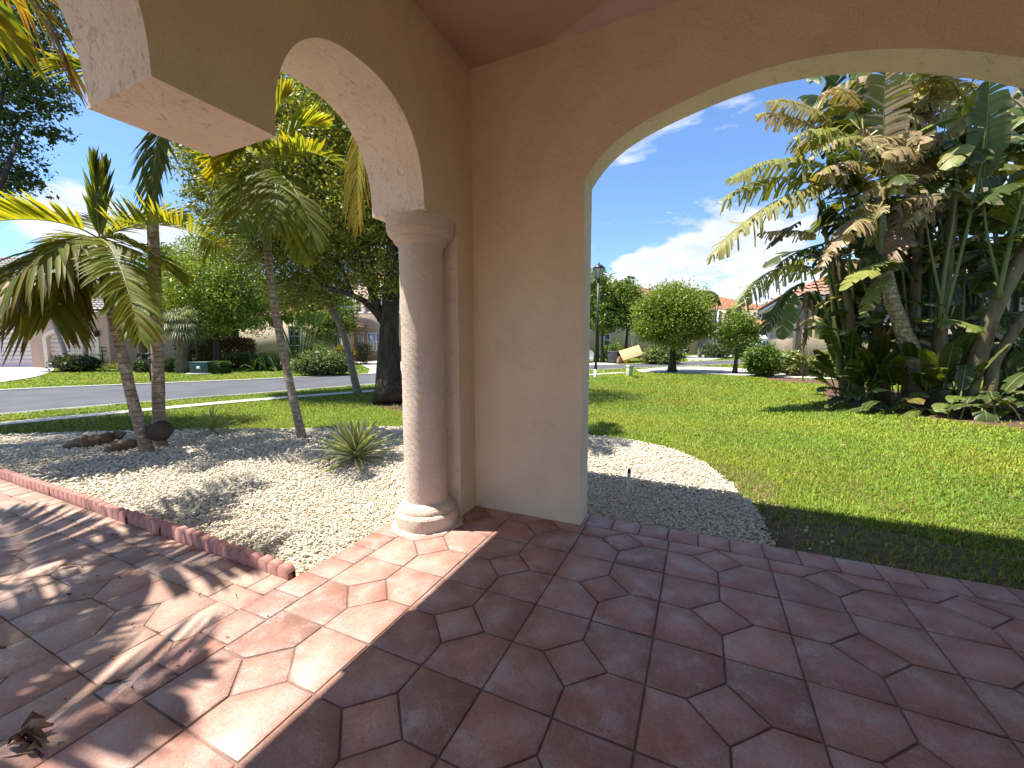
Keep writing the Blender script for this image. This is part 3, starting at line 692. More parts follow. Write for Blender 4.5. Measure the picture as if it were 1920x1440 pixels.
def px_blobs(L_): return [(*at(x, y, D), r*D/F_PX if np.ndim(r) == 0 else tuple(q*D/F_PX for q in r)) for x, y, D, r in L_]
def foliage(name, parent, P, size, col, asp=.5, cv=.3, upw=.6, mat=None, hue=.12):
    V, F, c = leaves_np(P, size, asp, col=np.asarray(col)*1.35, cv=cv, upw=upw, hue=hue)
    return mesh(name, V, [F], mat or M['leaf'], parent, col=c)
def tree(name, label, base, blobs, n, size, col, trunk, r0, r1, limbs=(), group=None, barkm='bark', clump=.28, cat='tree', cv=.3, shell=.5, twigs=0, trunk_n=10, extra=None):
    t = thing(name, label, cat, base, group=group)
    m = MB(); P = spline(trunk, max(8, trunk_n)); q = np.linspace(0, 1, len(P)); r = r0+(r1-r0)*q + r0*.55*np.exp(-q*len(P)*.55)
    m.tube(P, r, 14, jit=.035); m.build('trunk', M[barkm], t, smooth=True)
    for Lp, a, b_ in limbs:
        m = MB(); Q = spline(Lp, 14); m.tube(Q, np.linspace(a, b_, 14), 8, jit=.04); m.build('limb', M[barkm], t, smooth=True)
    P = crown_points(blobs, n, clump, shell)
    P = np.vstack([P, extra]) if extra is not None else P
    foliage('crown', t, P, size, col, cv=cv)
    return t
def frond(name, parent, p0, p1, p2, n=40, ll=.5, lw=.050, col=(.16, .19, .025), droop=.3, V=.25, a0=.35, a1=1.15, start=.16, tip=None, r0=.013, cv=.16, tipf=.35, mat=None, n_u=5, up=(0, 0, 1)):
    t = np.linspace(start, 1, n); B = bez(p0, p1, p2, 60); ti = np.linspace(0, 1, 60)
    pos = np.stack([np.interp(t, ti, B[:, k]) for k in range(3)], -1); T = unit(np.stack([np.interp(t, ti, np.gradient(B[:, k])) for k in range(3)], -1))
    side = np.cross(T, np.asarray(up, float)); bad = np.linalg.norm(side, axis=1) < .25
    sd0 = unit(np.cross(unit(np.asarray(p2)-np.asarray(p0)), np.asarray(up, float)+[.01, .02, 0])); side = unit(side+sd0*.35)
    nrm = np.cross(side, T)
    prof = np.clip(.50+.62*np.sin(PI*np.clip(t*.92+.03, 0, 1)), .2, 1.1)*np.where(t > .9, 1-(t-.9)*4.5, 1)
    VV, QQ, CC, k = [], [], [], 0
    u = np.linspace(0, 1, n_u); wp = np.interp(u, [0, .12, .4, .75, 1], [.35, .85, 1, .72, .06])
    for s in (-1, 1):
        ang = (a0+(a1-a0)*t**1.5)[:, None]+R_.normal(size=(n, 1))*.06
        Ld = ll*prof[:, None]*(1+R_.normal(size=(n, 1))*.07)
        d = unit(side*s*np.cos(ang) + T*np.sin(ang) + nrm*(V+R_.normal(size=(n, 1))*.09))
        dr = droop*(1+R_.normal(size=(n, 1, 1))*.25)
        P = pos[:, None, :] + d[:, None, :]*Ld[:, :, None]*u[None, :, None] + np.array([0, 0, -1])*dr*Ld[:, :, None]*(u**2)[None, :, None]
        wv = unit(T - d*np.sum(T*d, 1, keepdims=True)); nl = np.cross(d, wv)
        wd = lw*wp[None, :, None]*(1+R_.normal(size=(n, 1, 1))*.12)/2
        G = np.stack([P - wv[:, None, :]*wd + nl[:, None, :]*wd*.45, P, P + wv[:, None, :]*wd + nl[:, None, :]*wd*.45], 2)      # n,u,3,3
        idx = np.arange(n*n_u*3).reshape(n, n_u, 3)+k
        for a in (0, 1): QQ.append(np.stack([idx[:, :-1, a], idx[:, 1:, a], idx[:, 1:, a+1], idx[:, :-1, a+1]], -1).reshape(-1, 4))
        c = np.asarray(col)*np.clip(1+R_.normal(size=(n, 1))*cv, .5, 1.7)*np.clip(1+R_.normal(size=(n, 3))*np.array([.12, .04, .1]), .6, 1.5)
        c = np.broadcast_to(c[:, None, None, :], (n, n_u, 3, 3)).copy()
        if tip is not None:
            f = np.clip((u-(1-tipf))/tipf, 0, 1)[None, :, None, None]*(R_.random((n, 1, 1, 1)) < .8)
            c = c*(1-f)+np.asarray(tip)*f
        VV.append(G.reshape(-1, 3)); CC.append(c.reshape(-1, 3)); k += G.size//3
    m = MB(); m.arr(np.vstack(VV), Q=np.vstack(QQ), col=np.vstack(CC))
    o = m.build(name, mat or M['frond'], parent, col=True)
    m = MB(); q = np.linspace(0, 1, 24); m.tube(bez(p0, p1, p2, 24), r0*(1-.85*q), 6, col=(.26, .25, .07)); m.build('stalk', M['rachis'], o, smooth=True, col=True)
    return o
def rosette(name, label, base, n, length, width, col, margin, rise=(.1, 1.35), cat='plant', droop=.18, group=None):
    t = thing(name, label, cat, base, group=group); b0 = np.asarray(base, float)
    ga = PI*(3-5**.5)
    for i in range(n):
        f = i/(n-1); el = rise[0]+(rise[1]-rise[0])*f+R_.normal()*.06; az = i*ga+R_.normal()*.12; Ln = length*(1-.25*f)*R_.uniform(.85, 1.1)
        k = 9; u = np.linspace(0, 1, k); d = np.array([math.cos(az), math.sin(az), 0]); sv = np.array([-math.sin(az), math.cos(az), 0])
        e = el - droop*u*1.6*(1-f*.7); P = b0+np.array([0, 0, .05+.06*f]) + np.cumsum(np.vstack([np.zeros(3), (d[None]*np.cos(e)[1:, None]+np.array([0, 0, 1])*np.sin(e)[1:, None])*Ln/(k-1)]), 0)
        nn = -d[None]*np.sin(e)[:, None]+np.array([0, 0, 1])*np.cos(e)[:, None]
        wd = width*np.interp(u, [0, .2, .55, .85, 1], [.62, .8, 1, .55, .02])/2
        xs = [-1, -.72, 0, .72, 1]; V = np.stack([P + sv*x*wd[:, None] + nn*(abs(x)*.42)*wd[:, None] for x in xs], 1)
        mid = np.asarray(col)*R_.uniform(.8, 1.2); c = np.stack([np.tile(margin if abs(x) > .6 else mid, (k, 1)) for x in xs], 1)
        idx = np.arange(k*5).reshape(k, 5); m = MB()
        # duplicate columns at the colour break so that the margin stays crisp
        V2 = np.concatenate([V[:, :2], V[:, 1:4], V[:, 3:]], 1); c2 = np.concatenate([c[:, :1], c[:, :1], np.tile(mid, (k, 3, 1)), c[:, 4:], c[:, 4:]], 1)
        idx = np.arange(k*7).reshape(k, 7)
        Q = np.vstack([np.stack([idx[:-1, a], idx[:-1, a+1], idx[1:, a+1], idx[1:, a]], -1) for a in (0, 2, 3, 5)])
        m.arr(V2.reshape(-1, 3), Q=Q, col=c2.reshape(-1, 3)); m.build('leaf', M['leaf'], t, col=True)
    return t
GREEN = (.068, .105, .020)

# ------------------------------------------------------------------ the three palms in the gravel bed, and two more beside the porch
FR = (.25, .30, .04); FRD = (.18, .215, .03)
def palm(label, trunk, r, crownshaft, fronds, extra=None, group='feather palms round the porch'):
    t = thing('palm_tree', label, 'palm tree', trunk[0], group=group)
    m = MB(); P = spline(trunk, 30); q = np.linspace(0, 1, 30); rr = r[0]+(r[1]-r[0])*q + r[0]*.16*np.exp(-q*18); m.tube(P, rr, 16, jit=.02); m.build('trunk', M['palm_bark'], t, smooth=True)
    m = MB(); Q = spline(crownshaft, 12); m.tube(Q, np.interp(np.linspace(0, 1, 12), [0, .3, 1], [r[1]*1.05, r[1]*1.25, r[1]*.45]), 12, col=(.15, .19, .05)); m.build('crownshaft', M['rachis'], t, smooth=True, col=True)
    for f in fronds:
        k = dict(f[3]) if len(f) > 3 else {}
        frond('frond', t, f[0], f[1], f[2], **k)
    return t
def A(x, y, D): return at(x, y, D)
b1 = gz(277, 848, -.04); D1 = 5.68
p1c = A(186, 448, D1)
palm1 = palm('leaning feather palm in white gravel with drooping yellow green fronds and upright spear leaf',
     [b1, A(246, 742, D1), A(228, 660, D1), A(212, 600, D1), A(203, 560, D1)], (.074, .054), [A(203, 562, D1), A(195, 510, D1), A(187, 455, D1)],
     [(p1c, A(95, 385, 5.3), A(-90, 430, 4.9), dict(ll=.50, droop=.12, V=.55, col=FR, a0=.5)),
      (p1c, A(100, 440, 5.2), A(-40, 575, 4.6), dict(ll=.78, droop=.45, V=.1, col=(.15, .165, .025), tip=(.10, .05, .03), tipf=.2, lw=.062, n=52)),
      (A(190, 470, D1), A(90, 500, 5.4), A(95, 590, 5.0), dict(ll=.62, droop=.6, V=.0, col=FRD, tip=(.11, .045, .03), tipf=.35, lw=.058, n=46)),
      (p1c, A(222, 450, 5.25), A(262, 632, 4.75), dict(ll=.44, droop=.42, V=.25, col=(.19, .22, .035), lw=.048, n=50)),
      (p1c, A(300, 385, 5.4), A(425, 470, 5.2), dict(ll=.56, droop=.05, V=.5, col=FR, a0=.55, lw=.040)),
      (p1c, A(250, 400, 6.0), A(330, 420, 6.5), dict(ll=.52, droop=.1, V=.4, col=FR)),
      (p1c, A(215, 410, 6.3), A(245, 425, 7.2), dict(ll=.56, droop=.2, V=.3, col=FRD, lw=.06)), (p1c, A(235, 430, 5.8), A(330, 520, 6.0), dict(ll=.5, droop=.3, V=.3, col=FRD, lw=.05)),
      (p1c, A(150, 430, 6.1), A(95, 500, 6.6), dict(ll=.46, droop=.4, V=.2, col=FRD)),
      (A(188, 455, D1), A(180, 400, D1), A(179, 300, D1-.05), dict(ll=.42, droop=-.02, V=.05, a0=1.32, a1=1.5, col=(.15, .21, .045), lw=.036, start=.12, n=30)),
      (A(190, 455, D1), A(200, 380, D1+.1), A(196, 305, D1+.1), dict(ll=.34, droop=-.02, V=.05, a0=1.3, a1=1.5, col=(.15, .19, .05), lw=.03, start=.25, n=26))])
b2 = gz(300, 838, -.04); D2 = 5.98
p2c = A(322, 218, D2)
palm2 = palm('tall straight feather palm in white gravel with a round dark burl at its foot',
     [b2, A(296, 700, D2), A(292, 560, D2), A(287, 430, D2), A(284, 372, D2), A(290, 330, D2)], (.080, .066), [A(290, 335, D2), A(302, 285, D2), A(318, 225, D2)],
     [(p2c, A(290, 215, 5.85), A(285, 378, 5.8), dict(ll=.46, droop=.35, V=.1, col=(.11, .15, .03), lw=.046, start=.2)),
      (p2c, A(400, 150, 6.3), A(500, 230, 6.6), dict(ll=.5, col=FR)),
      (p2c, A(330, 120, 5.0), A(360, 140, 4.2), dict(ll=.5, col=FR)),
      (p2c, A(230, 130, 5.6), A(110, 120, 5.1), dict(ll=.5, col=FRD, droop=.4)),
      (p2c, A(340, 110, 6.8), A(360, 190, 7.4), dict(ll=.5, col=FR)),
      (p2c, A(420, 190, 5.4), A(480, 250, 4.9), dict(ll=.5, col=FR, droop=.3)),
      (p2c, A(260, 160, 6.5), A(200, 200, 6.9), dict(ll=.45, col=FR))])
m = MB(); th = np.linspace(.02, PI-.02, 26); m.lathe([(.150*math.sin(a), .145-.142*math.cos(a)) for a in th], (0, 0), 40)
bb = m.build('burl', M['bark'], palm2, smooth=True, local=True); roughen(bb, .022); bb.location = Vector(tuple(A(300, 808, 5.78)-b2-np.array([0, 0, .145])))
D3 = 6.5; b3 = gz(567, 823, -.04); p3c = A(502, 320, D3)
palm3 = palm('slender feather palm behind the spiky plant with crown reaching over the tree',
     [b3, A(548, 740, D3), A(533, 670, D3), A(517, 590, D3), A(507, 520, D3), A(502, 470, D3)], (.064, .052), [A(502, 472, D3), A(500, 410, D3), A(501, 330, D3)],
     [(p3c, A(430, 280, 6.2), A(395, 470, 5.9), dict(ll=.50, droop=.4, V=.1, col=FR, lw=.044)),
      (p3c, A(470, 300, 6.0), A(440, 440, 5.6), dict(ll=.50, droop=.5, V=.05, col=FRD, lw=.042)),
      (p3c, A(560, 250, 6.4), A(645, 318, 6.3), dict(ll=.42, droop=.2, V=.4, col=FR)),
      (p3c, A(555, 320, 6.1), A(590, 455, 5.8), dict(ll=.42, droop=.35, V=.2, col=(.17, .20, .03))),
      (p3c, A(530, 330, 6.2), A(565, 480, 6.1), dict(ll=.40, droop=.5, V=.1, col=FR)),
      (p3c, A(470, 210, 6.3), A(400, 330, 6.3), dict(ll=.45, droop=.3, V=.2, col=(.28, .29, .03))),
      (p3c, A(545, 215, 6.7), A(600, 240, 7.0), dict(ll=.45, droop=.1, V=.4, col=FR)),
      (p3c, A(510, 190, 6.5), A(540, 180, 6.6), dict(ll=.45, droop=.1, V=.3, col=(.25, .27, .03))),
      (p3c, A(440, 240, 7.0), A(390, 300, 7.4), dict(ll=.45, droop=.2, V=.3, col=FR)),
      (p3c, A(520, 310, 5.9), A(520, 420, 5.5), dict(ll=.48, droop=.55, V=.0, col=FRD)),
      (p3c, A(480, 300, 6.9), A(450, 400, 7.2), dict(ll=.45, droop=.4, V=.1, col=FRD))])
D4 = 6.35; b4 = gz(800, 836, -.04); p4c = A(792, 170, D4)
palm4 = palm('feather palm standing behind the round column, one dry yellow frond hanging under the arch',
     [b4, A(800, 700, D4), A(797, 500, D4), A(793, 330, D4)], (.085, .065), [A(793, 335, D4), A(792, 260, D4), A(792, 180, D4)],
     [(p4c, A(655, 95, 6.1), A(672, 415, 5.9), dict(ll=.46, droop=.85, V=.1, col=(.36, .31, .05), lw=.034, n=84, start=.22, tipf=.3, tip=(.22, .13, .05))),
      (p4c, A(900, 120, 6.0), A(980, 300, 5.8), dict(ll=.45, col=FR)), (p4c, A(850, 60, 7), A(900, 150, 7.6), dict(ll=.45, col=FR)),
      (p4c, A(800, 60, 5.6), A(880, 160, 5.2), dict(ll=.45, col=FR)), (p4c, A(760, 60, 6.6), A(740, 150, 7.2), dict(ll=.45, col=FR)),
      (p4c, A(840, 180, 5.8), A(860, 340, 5.4), dict(ll=.45, col=FR)), (p4c, A(870, 150, 6.8), A(960, 260, 7.0), dict(ll=.45, col=FRD))])
def side_palm(label, b5, hgt, n, ph, extra=()):
    b5 = np.array(b5); p5c = b5+np.array([.2, .1, hgt]); fr5 = []
    for i in range(n):
        a = 2*PI*i/n+ph; d = np.array([math.cos(a), math.sin(a), 0]); Ln = 1.55
        fr5.append((p5c, p5c+d*Ln*.55+[0, 0, .5], p5c+d*Ln-[0, 0, .5+.2*(i % 3)], dict(ll=.6, col=FR if i % 2 else FRD, droop=.45, lw=.075, n=28)))
    palm(label, [b5, b5+[.05, .03, 2], b5+[.15, .08, hgt-.9]], (.09, .06), [b5+[.15, .08, hgt-.9], p5c], fr5+list(extra))
side_palm('feather palm at the left of the driveway whose frond tips hang in the top corner', [-5.75, .05, -.05], 5.0, 6, .75, [(np.array([-5.55, .15, 4.95]), A(40, -130, 4.3), A(128, 140, 4.1), dict(ll=.5, col=(.24, .17, .04), droop=.7, lw=.05, n=30, tip=(.18, .11, .05)))])
side_palm('second feather palm beside the driveway whose shadow falls across the porch pavers', [-4.70, -1.05, -.05], 5.2, 7, .15)

# spiky variegated plants in the gravel
rosette('spiky_plant', 'large green and cream spiky rosette plant in white gravel beside the column', gz(668, 866, -.03), 46, .68, .078, (.24, .295, .10), (.74, .72, .44), rise=(-.02, 1.35), droop=.16)
rosette('spiky_plant', 'small thin leaved spiky rosette plant near the far edge of the gravel', gz(398, 813, -.03), 30, .50, .036, (.24, .27, .10), (.40, .41, .22), rise=(.02, 1.3), droop=.3)
# driftwood logs lying on the gravel
def log(label, P, r):
    m = MB(); Q = spline(P, 16); m.tube(Q, np.interp(np.linspace(0, 1, 16), [0, .15, .6, .85, 1], [r*.35, r*.9, r, r*.8, r*.45])*(1+.14*R_.normal(size=16)), 9, jit=.14)
    o = m.build('driftwood', M['wood'], smooth=False); return tag(o, label, 'driftwood')
log('longer weathered driftwood log with a raised knob end on the gravel', [gz(118, 838, .0), gz(150, 832, .02), gz(185, 826, .03), gz(214, 818, .05), gz(232, 812, .10)], .10)
log('shorter flat driftwood piece on gravel in front of the longer log', [gz(196, 846, -.01), gz(225, 838, .02), gz(258, 830, .0)], .075)

# ------------------------------------------------------------------ trees between the porch and the street
ob = gz(731, 757, -.13); Do = 11.4
oak = tree('shade_tree', 'large dark trunked shade tree on the lawn with spreading crown behind the palms', ob,
     px_blobs([(395, 300, 12.0, 66), (440, 200, 12.2, 95), (540, 175, 12.0, 100), (640, 215, 11.6, 100), (470, 350, 11.6, 75), (590, 340, 12.6, 100), (680, 400, 11.2, 85), (720, 520, 11.4, 62), (640, 480, 12.2, 75), (560, 470, 12.8, 85), (470, 450, 12.6, 70),
               (610, 540, 12.4, 45), (540, 545, 12.4, 50), (700, 250, 11.0, 90), (800, 330, 11.5, 120), (860, 450, 11.8, 100), (760, 180, 11.5, 120), (900, 300, 12.2, 120), (380, 380, 12.6, 38), (560, 320, 12.6, 150), (680, 330, 12.2, 130), (480, 300, 12.6, 105), (620, 440, 12.8, 100), (720, 440, 12.0, 90)]),
     175000, .108, (.195, .215, .036), [ob, A(728, 690, Do), A(730, 620, Do), A(733, 560, Do), A(738, 480, Do), A(742, 380, Do), A(735, 260, Do)], .30, .10,
     [([A(729, 622, Do), A(700, 575, Do), A(662, 552, Do), A(610, 540, Do+.4), A(560, 500, Do+.8)], .11, .03), ([A(716, 600, Do), A(688, 520, Do), A(650, 440, Do), A(600, 360, Do+.3)], .13, .03),
      ([A(738, 500, Do), A(790, 420, Do), A(850, 340, Do)], .12, .03), ([A(700, 540, Do), A(690, 430, Do-.2), A(680, 330, Do-.4)], .08, .02), ([A(640, 440, Do), A(560, 400, Do+.6), A(470, 340, Do+.6)], .06, .02), ([A(660, 550, Do), A(640, 500, Do+.4), A(590, 450, Do+.8)], .05, .015)], clump=.21, cv=.36, shell=.45, trunk_n=16)
m = MB()
for i in range(170):                                             # bare twigs in the lower crown
    p = at(R_.uniform(440, 730), R_.uniform(380, 560), R_.uniform(10.9, 12)); d = unit(R_.normal(size=3)+[0, 0, -.25])*R_.uniform(.4, 1.1)
    m.tube(spline([p, p+d*.5+R_.normal(size=3)*.08, p+d], 6), np.linspace(.009, .003, 6), 4, cap=False)
m.build('twig', M['wood'], oak)
# thin palm leaning in the oak's shade
DL = 12.9; bl = gz(671, 739, -.13); plc = A(588, 455, DL+.3)
palm('thin palm trunk leaning left beside the large shade tree', [bl, A(660, 690, DL), A(643, 620, DL), A(612, 560, DL), A(594, 500, DL+.2)], (.115, .085), [A(594, 505, DL+.2), plc],
     [(plc, plc+np.array([math.cos(a)*.9, math.sin(a)*.9, .5]), plc+np.array([math.cos(a)*1.6, math.sin(a)*1.6, -.5]), dict(ll=.45, col=FRD, n=26)) for a in np.linspace(0, 5.5, 8)])
# overhanging tree at the left edge
tb = np.array([-9.95, 1.95, -.06])
m_tw = m = MB(); tw = []
for x, y, x1, y1 in ((60, 150, 128, 178), (70, 200, 140, 196), (60, 240, 138, 250), (50, 280, 96, 330), (20, 300, 60, 380), (90, 170, 150, 158), (40, 200, 118, 222), (0, 330, 26, 392), (50, 310, 88, 366), (80, 250, 132, 262)):
    p, q = A(x, y, 6.95), A(x1, y1, 6.85); m.tube(spline([p, (p+q)/2+[0, 0, .05], q], 8), np.linspace(.008, .002, 8), 4, cap=False)
    for f in np.linspace(.15, 1, 15): tw += [p+(q-p)*f+R_.normal(size=3)*.05 for _ in range(4)]
lt = tree('overhanging_tree', 'dark small leaved tree overhanging the gravel from beyond the left edge', tb,
     px_blobs([(30, 120, 7.0, 62), (65, 180, 6.9, 48), (22, 230, 7.2, 55), (0, 330, 7.1, 40), (-60, 90, 7.5, 110), (-120, 250, 7.6, 120), (40, 60, 7.4, 60), (-200, 120, 7.8, 140), (-70, 330, 7.0, 70), (86, 250, 7.0, 22), (-150, 0, 7.4, 140), (10, -40, 7.6, 100), (-260, 260, 7.2, 110), (48, 330, 7.0, 24)])+[(-10.9, 2.0, 7.4, 1.3), (-11.2, .6, 7.4, 1.4)],
     64000, .085, (.052, .088, .024), [tb, tb+[.02, .1, 1.5], tb+[.05, .3, 3.2], tb+[.1, .5, 5.2]], .13, .05,
     [([tb+[.04, .25, 2.6], tb+[.6, .6, 4.0], A(40, 240, 7.1)], .06, .012), ([tb+[.05, .3, 3.2], tb+[.2, .6, 4.6], A(20, 120, 7.0)], .06, .015)], clump=.17, cv=.35, shell=.35, extra=np.array(tw))
m_tw.build('twig', M['bark'], lt)

# ------------------------------------------------------------------ bird of paradise clump at the right
def bana(parent, p0, p1, p2, wid, face=None, col=(.10, .15, .03), tear=.35, droop=.35, n=44, brown=0.0, stalk=0, rr=.014, pet=None, bcol=(.42, .31, .19), name='leaf', gj=.10):
    """big paddle leaf: midrib p0-p1-p2, blade split into strips along the veins"""
    B = bez(p0, p1, p2, 60); ti = np.linspace(0, 1, 60); t = np.linspace(.0, 1, n+1)
    pos = np.stack([np.interp(t, ti, B[:, k]) for k in range(3)], -1); T = unit(np.stack([np.interp(t, ti, np.gradient(B[:, k])) for k in range(3)], -1))
    fv = np.asarray(face if face is not None else (0, 0, 1), float); side = unit(np.cross(T, fv)+1e-6); nrm = np.cross(side, T)
    wp = wid*np.clip(np.interp(t, [0, .06, .25, .6, .85, .96, 1], [.25, .62, .95, 1, .72, .38, .04]), .02, 1)
    m = MB(); uu = np.array([0, .35, .7, 1.0])
    for s in (-1, 1):
        g_d, g_o = droop, 0.0; prev = None
        for i in range(n):
            torn = R_.random() < tear
            if torn or i == 0: g_d = droop*(1+R_.normal()*.45); g_o = R_.normal()*gj; g_l = R_.uniform(.80, 1.04)
            rows = []
            for q, o in ((i, .04 if torn else 0), (i+1, 0)):
                ps = pos[q]+(pos[q+1]-pos[q])*o if q < n else pos[q]
                f = .30+.25*t[q]+g_o; d = unit(side[q]*s*math.cos(f)+T[q]*math.sin(f)+nrm[q]*.18)
                W_ = wp[q]*g_l
                rows.append(ps + d*W_*uu[:, None] + np.array([0, 0, -1.0])*g_d*W_*(uu**2)[:, None] + (nrm[q]*.0))
            V = np.vstack(rows); br = R_.random() < brown
            c = (np.array(bcol) if br else np.array(col))*R_.uniform(.82, 1.18); cc = np.tile(c, (8, 1))
            if not br and R_.random() < .5: cc[[3, 7]] = cc[[3, 7]]*.4+np.array(bcol)*.55
            k = m._add(V, cc); m.q.append(np.array([[0, 1, 5, 4], [1, 2, 6, 5], [2, 3, 7, 6]])+k)
    o = m.build(name, M['frond2'], parent, col=True)
    mm = MB(); q = np.linspace(0, 1, 18); Pm = bez(p0, p1, p2, 18)
    if pet is not None: Pm = np.vstack([spline([*pet, p0], 14)[:-1], Pm]); q = np.concatenate([np.zeros(13), q])
    mm.tube(Pm, rr*(1-.8*q)*np.where(np.arange(len(q)) < 13, 1.25, 1) if pet is not None else rr*(1-.8*q), 6, col=(.20, .22, .07)); mm.build('midrib', M['rachis'], o, smooth=True, col=True)
    return o
M['frond2'] = leaf_mat('paddle_leaf', 0.28, 0.45, 0.25, (1.3, 1.2, .4))
sb = gz(1725, 766, -.13)
st = thing('bird_of_paradise', 'tall clump of torn paddle leaved bird of paradise beside the lawn at right', 'plant', sb)
DS = 10.0
def stem(P, r, mat, n=16):
    m = MB(); Q = spline(P, n); m.tube(Q, np.linspace(r[0], r[1], n), 12, jit=.05); m.build('stem', M[mat], st, smooth=True)
stem([gz(1742, 762, -.15), A(1722, 690, 9.8), A(1695, 625, 9.7), A(1668, 555, 9.7), A(1655, 480, 9.75), A(1650, 380, 9.8)], (.21, .10), 'ring_stem', 22)
stem([gz(1762, 768, -.15), A(1757, 680, 9.6), A(1764, 590, 9.6), A(1780, 480, 9.6), A(1793, 330, 9.6)], (.15, .06), 'stem')
stem([gz(1800, 772, -.15), A(1828, 690, 9.4), A(1852, 610, 9.2), A(1895, 520, 9.0), A(1965, 400, 8.9)], (.18, .11), 'stem')
stem([gz(1610, 752, -.15), A(1603, 660, 10.6), A(1590, 560, 10.7), A(1570, 480, 10.7)], (.13, .07), 'stem')
stem([gz(1660, 755, -.15), A(1650, 650, 10.4), A(1640, 520, 10.5), A(1630, 400, 10.5)], (.14, .07), 'stem')
stem([gz(1700, 752, -.15), A(1712, 640, 10.6), A(1720, 480, 10.6), A(1730, 330, 10.6)], (.15, .07), 'stem')
stem([gz(1850, 776, -.15), A(1862, 680, 9.3), A(1915, 600, 9.1), A(1990, 520, 8.9)], (.12, .08), 'stem')
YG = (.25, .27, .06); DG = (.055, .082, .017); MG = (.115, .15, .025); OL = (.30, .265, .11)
for a, b_, c, wd, k in [
    ((1575, 330, 9.9), (1475, 262, 9.7), (1362, 338, 9.5), .22, dict(col=YG, droop=1.0, tear=.75, n=66, gj=.05)),
    ((1545, 350, 10.1), (1440, 305, 10), (1347, 378, 9.9), .20, dict(col=YG, droop=1.0, tear=.75, n=66, gj=.05)),
    ((1580, 345, 9.8), (1455, 340, 9.5), (1326, 484, 9.2), .21, dict(col=(.30, .28, .08), droop=1.0, tear=.75, n=80, gj=.05)),
    ((1562, 235, 10), (1500, 180, 9.9), (1437, 190, 9.8), .17, dict(col=(.30, .27, .09), droop=1.0, tear=.8, brown=.2, n=60, gj=.05)),
    ((1545, 252, 10), (1480, 205, 10), (1416, 214, 10), .17, dict(col=OL, droop=1.0, tear=.9, brown=.5)),
    ((1602, 268, 9.8), (1545, 225, 9.7), (1487, 258, 9.6), .24, dict(col=YG, droop=.9, tear=.7, n=56, gj=.05)),
    ((1524, 502, 9.9), (1440, 478, 9.8), (1378, 577, 9.6), .23, dict(col=YG, droop=.9, tear=.75, n=64, gj=.05)),
    ((1508, 530, 9.7), (1468, 535, 9.7), (1432, 628, 9.6), .22, dict(col=DG, droop=.7, tear=.3)),
    ((1480, 545, 9.7), (1478, 580, 9.6), (1462, 636, 9.6), .19, dict(col=(.12, .17, .03), droop=.2, tear=.15, face=(.2, -1, .2))),
    ((1500, 415, 10), (1470, 430, 9.9), (1436, 468, 9.9), .17, dict(col=DG, droop=.5, tear=.2)),
    ((1560, 455, 10), (1500, 460, 9.9), (1455, 500, 9.8), .22, dict(col=DG, droop=.7, tear=.5)),
    ((1530, 440, 10), (1480, 425, 10), (1420, 438, 10), .15, dict(col=(.26, .17, .08), droop=.9, tear=.8, brown=.8)),
    ((1656, 330, 9.7), (1655, 210, 9.5), (1662, 110, 9.4), .40, dict(col=(.15, .15, .04), droop=.25, tear=.5, brown=.3, face=(.1, -1, .1), n=44)),
    ((1625, 240, 9.7), (1650, 270, 9.5), (1676, 338, 9.3), .30, dict(col=OL, droop=.4, tear=.35, brown=.25)),
    ((1640, 360, 9.6), (1600, 300, 9.4), (1548, 330, 9.2), .24, dict(col=OL, droop=.7, tear=.6, brown=.35)),
    ((1650, 372, 9.6), (1610, 400, 9.4), (1560, 470, 9.2), .24, dict(col=OL, droop=.8, tear=.7, brown=.7)),
    ((1700, 372, 9.6), (1690, 430, 9.4), (1662, 500, 9.3), .24, dict(col=OL, droop=.5, tear=.9, brown=.95, bcol=(.27, .17, .10))),
    ((1728, 255, 9.9), (1732, 300, 9.8), (1725, 352, 9.7), .22, dict(col=OL, droop=.5, tear=.9, brown=.95, bcol=(.25, .15, .09))),
    ((1583, 420, 9.6), (1565, 455, 9.4), (1538, 500, 9.3), .16, dict(col=OL, droop=.6, tear=.9, brown=1.0, bcol=(.36, .28, .16))),
    ((1690, 492, 9.4), (1640, 478, 9.1), (1578, 545, 8.8), .21, dict(col=YG, droop=.4, tear=.25)),
    ((1668, 515, 9.4), (1645, 525, 9.2), (1618, 595, 9.0), .17, dict(col=(.20, .22, .06), droop=.5, tear=.5)),
    ((1700, 265, 9.4), (1745, 225, 9.2), (1795, 222, 9.1), .22, dict(col=(.19, .22, .05), droop=.35, tear=.15)),
    ((1720, 215, 9.6), (1745, 165, 9.5), (1780, 120, 9.4), .26, dict(col=(.11, .17, .04), droop=.4, tear=.4)),
    ((1845, 330, 9.2), (1850, 240, 9.0), (1856, 150, 8.9), .34, dict(col=(.075, .11, .03), droop=.2, tear=.2, face=(.1, -1, .1))),
    ((1790, 350, 9.5), (1770, 300, 9.3), (1742, 385, 9.2), .28, dict(col=DG, droop=.6, tear=.3)),
    ((1870, 390, 9.0), (1905, 340, 8.8), (1975, 330, 8.7), .28, dict(col=MG, droop=.5, tear=.3)),
    ((1880, 250, 9.0), (1915, 200, 8.9), (1990, 190, 8.8), .28, dict(col=MG, droop=.5, tear=.3)),
    ((1800, 180, 9.4), (1780, 130, 9.2), (1730, 150, 9), .26, dict(col=OL, droop=.6, tear=.7, brown=.8, bcol=(.42, .33, .22))),
    ((1615, 200, 9.9), (1580, 150, 9.8), (1540, 175, 9.7), .22, dict(col=OL, droop=.8, tear=.8, brown=.8, bcol=(.36, .27, .17)))]:
    bana(st, A(*a), A(*b_), A(*c), wd*(1.95 if k.get('gj') else 1.42), pet=None, **k)
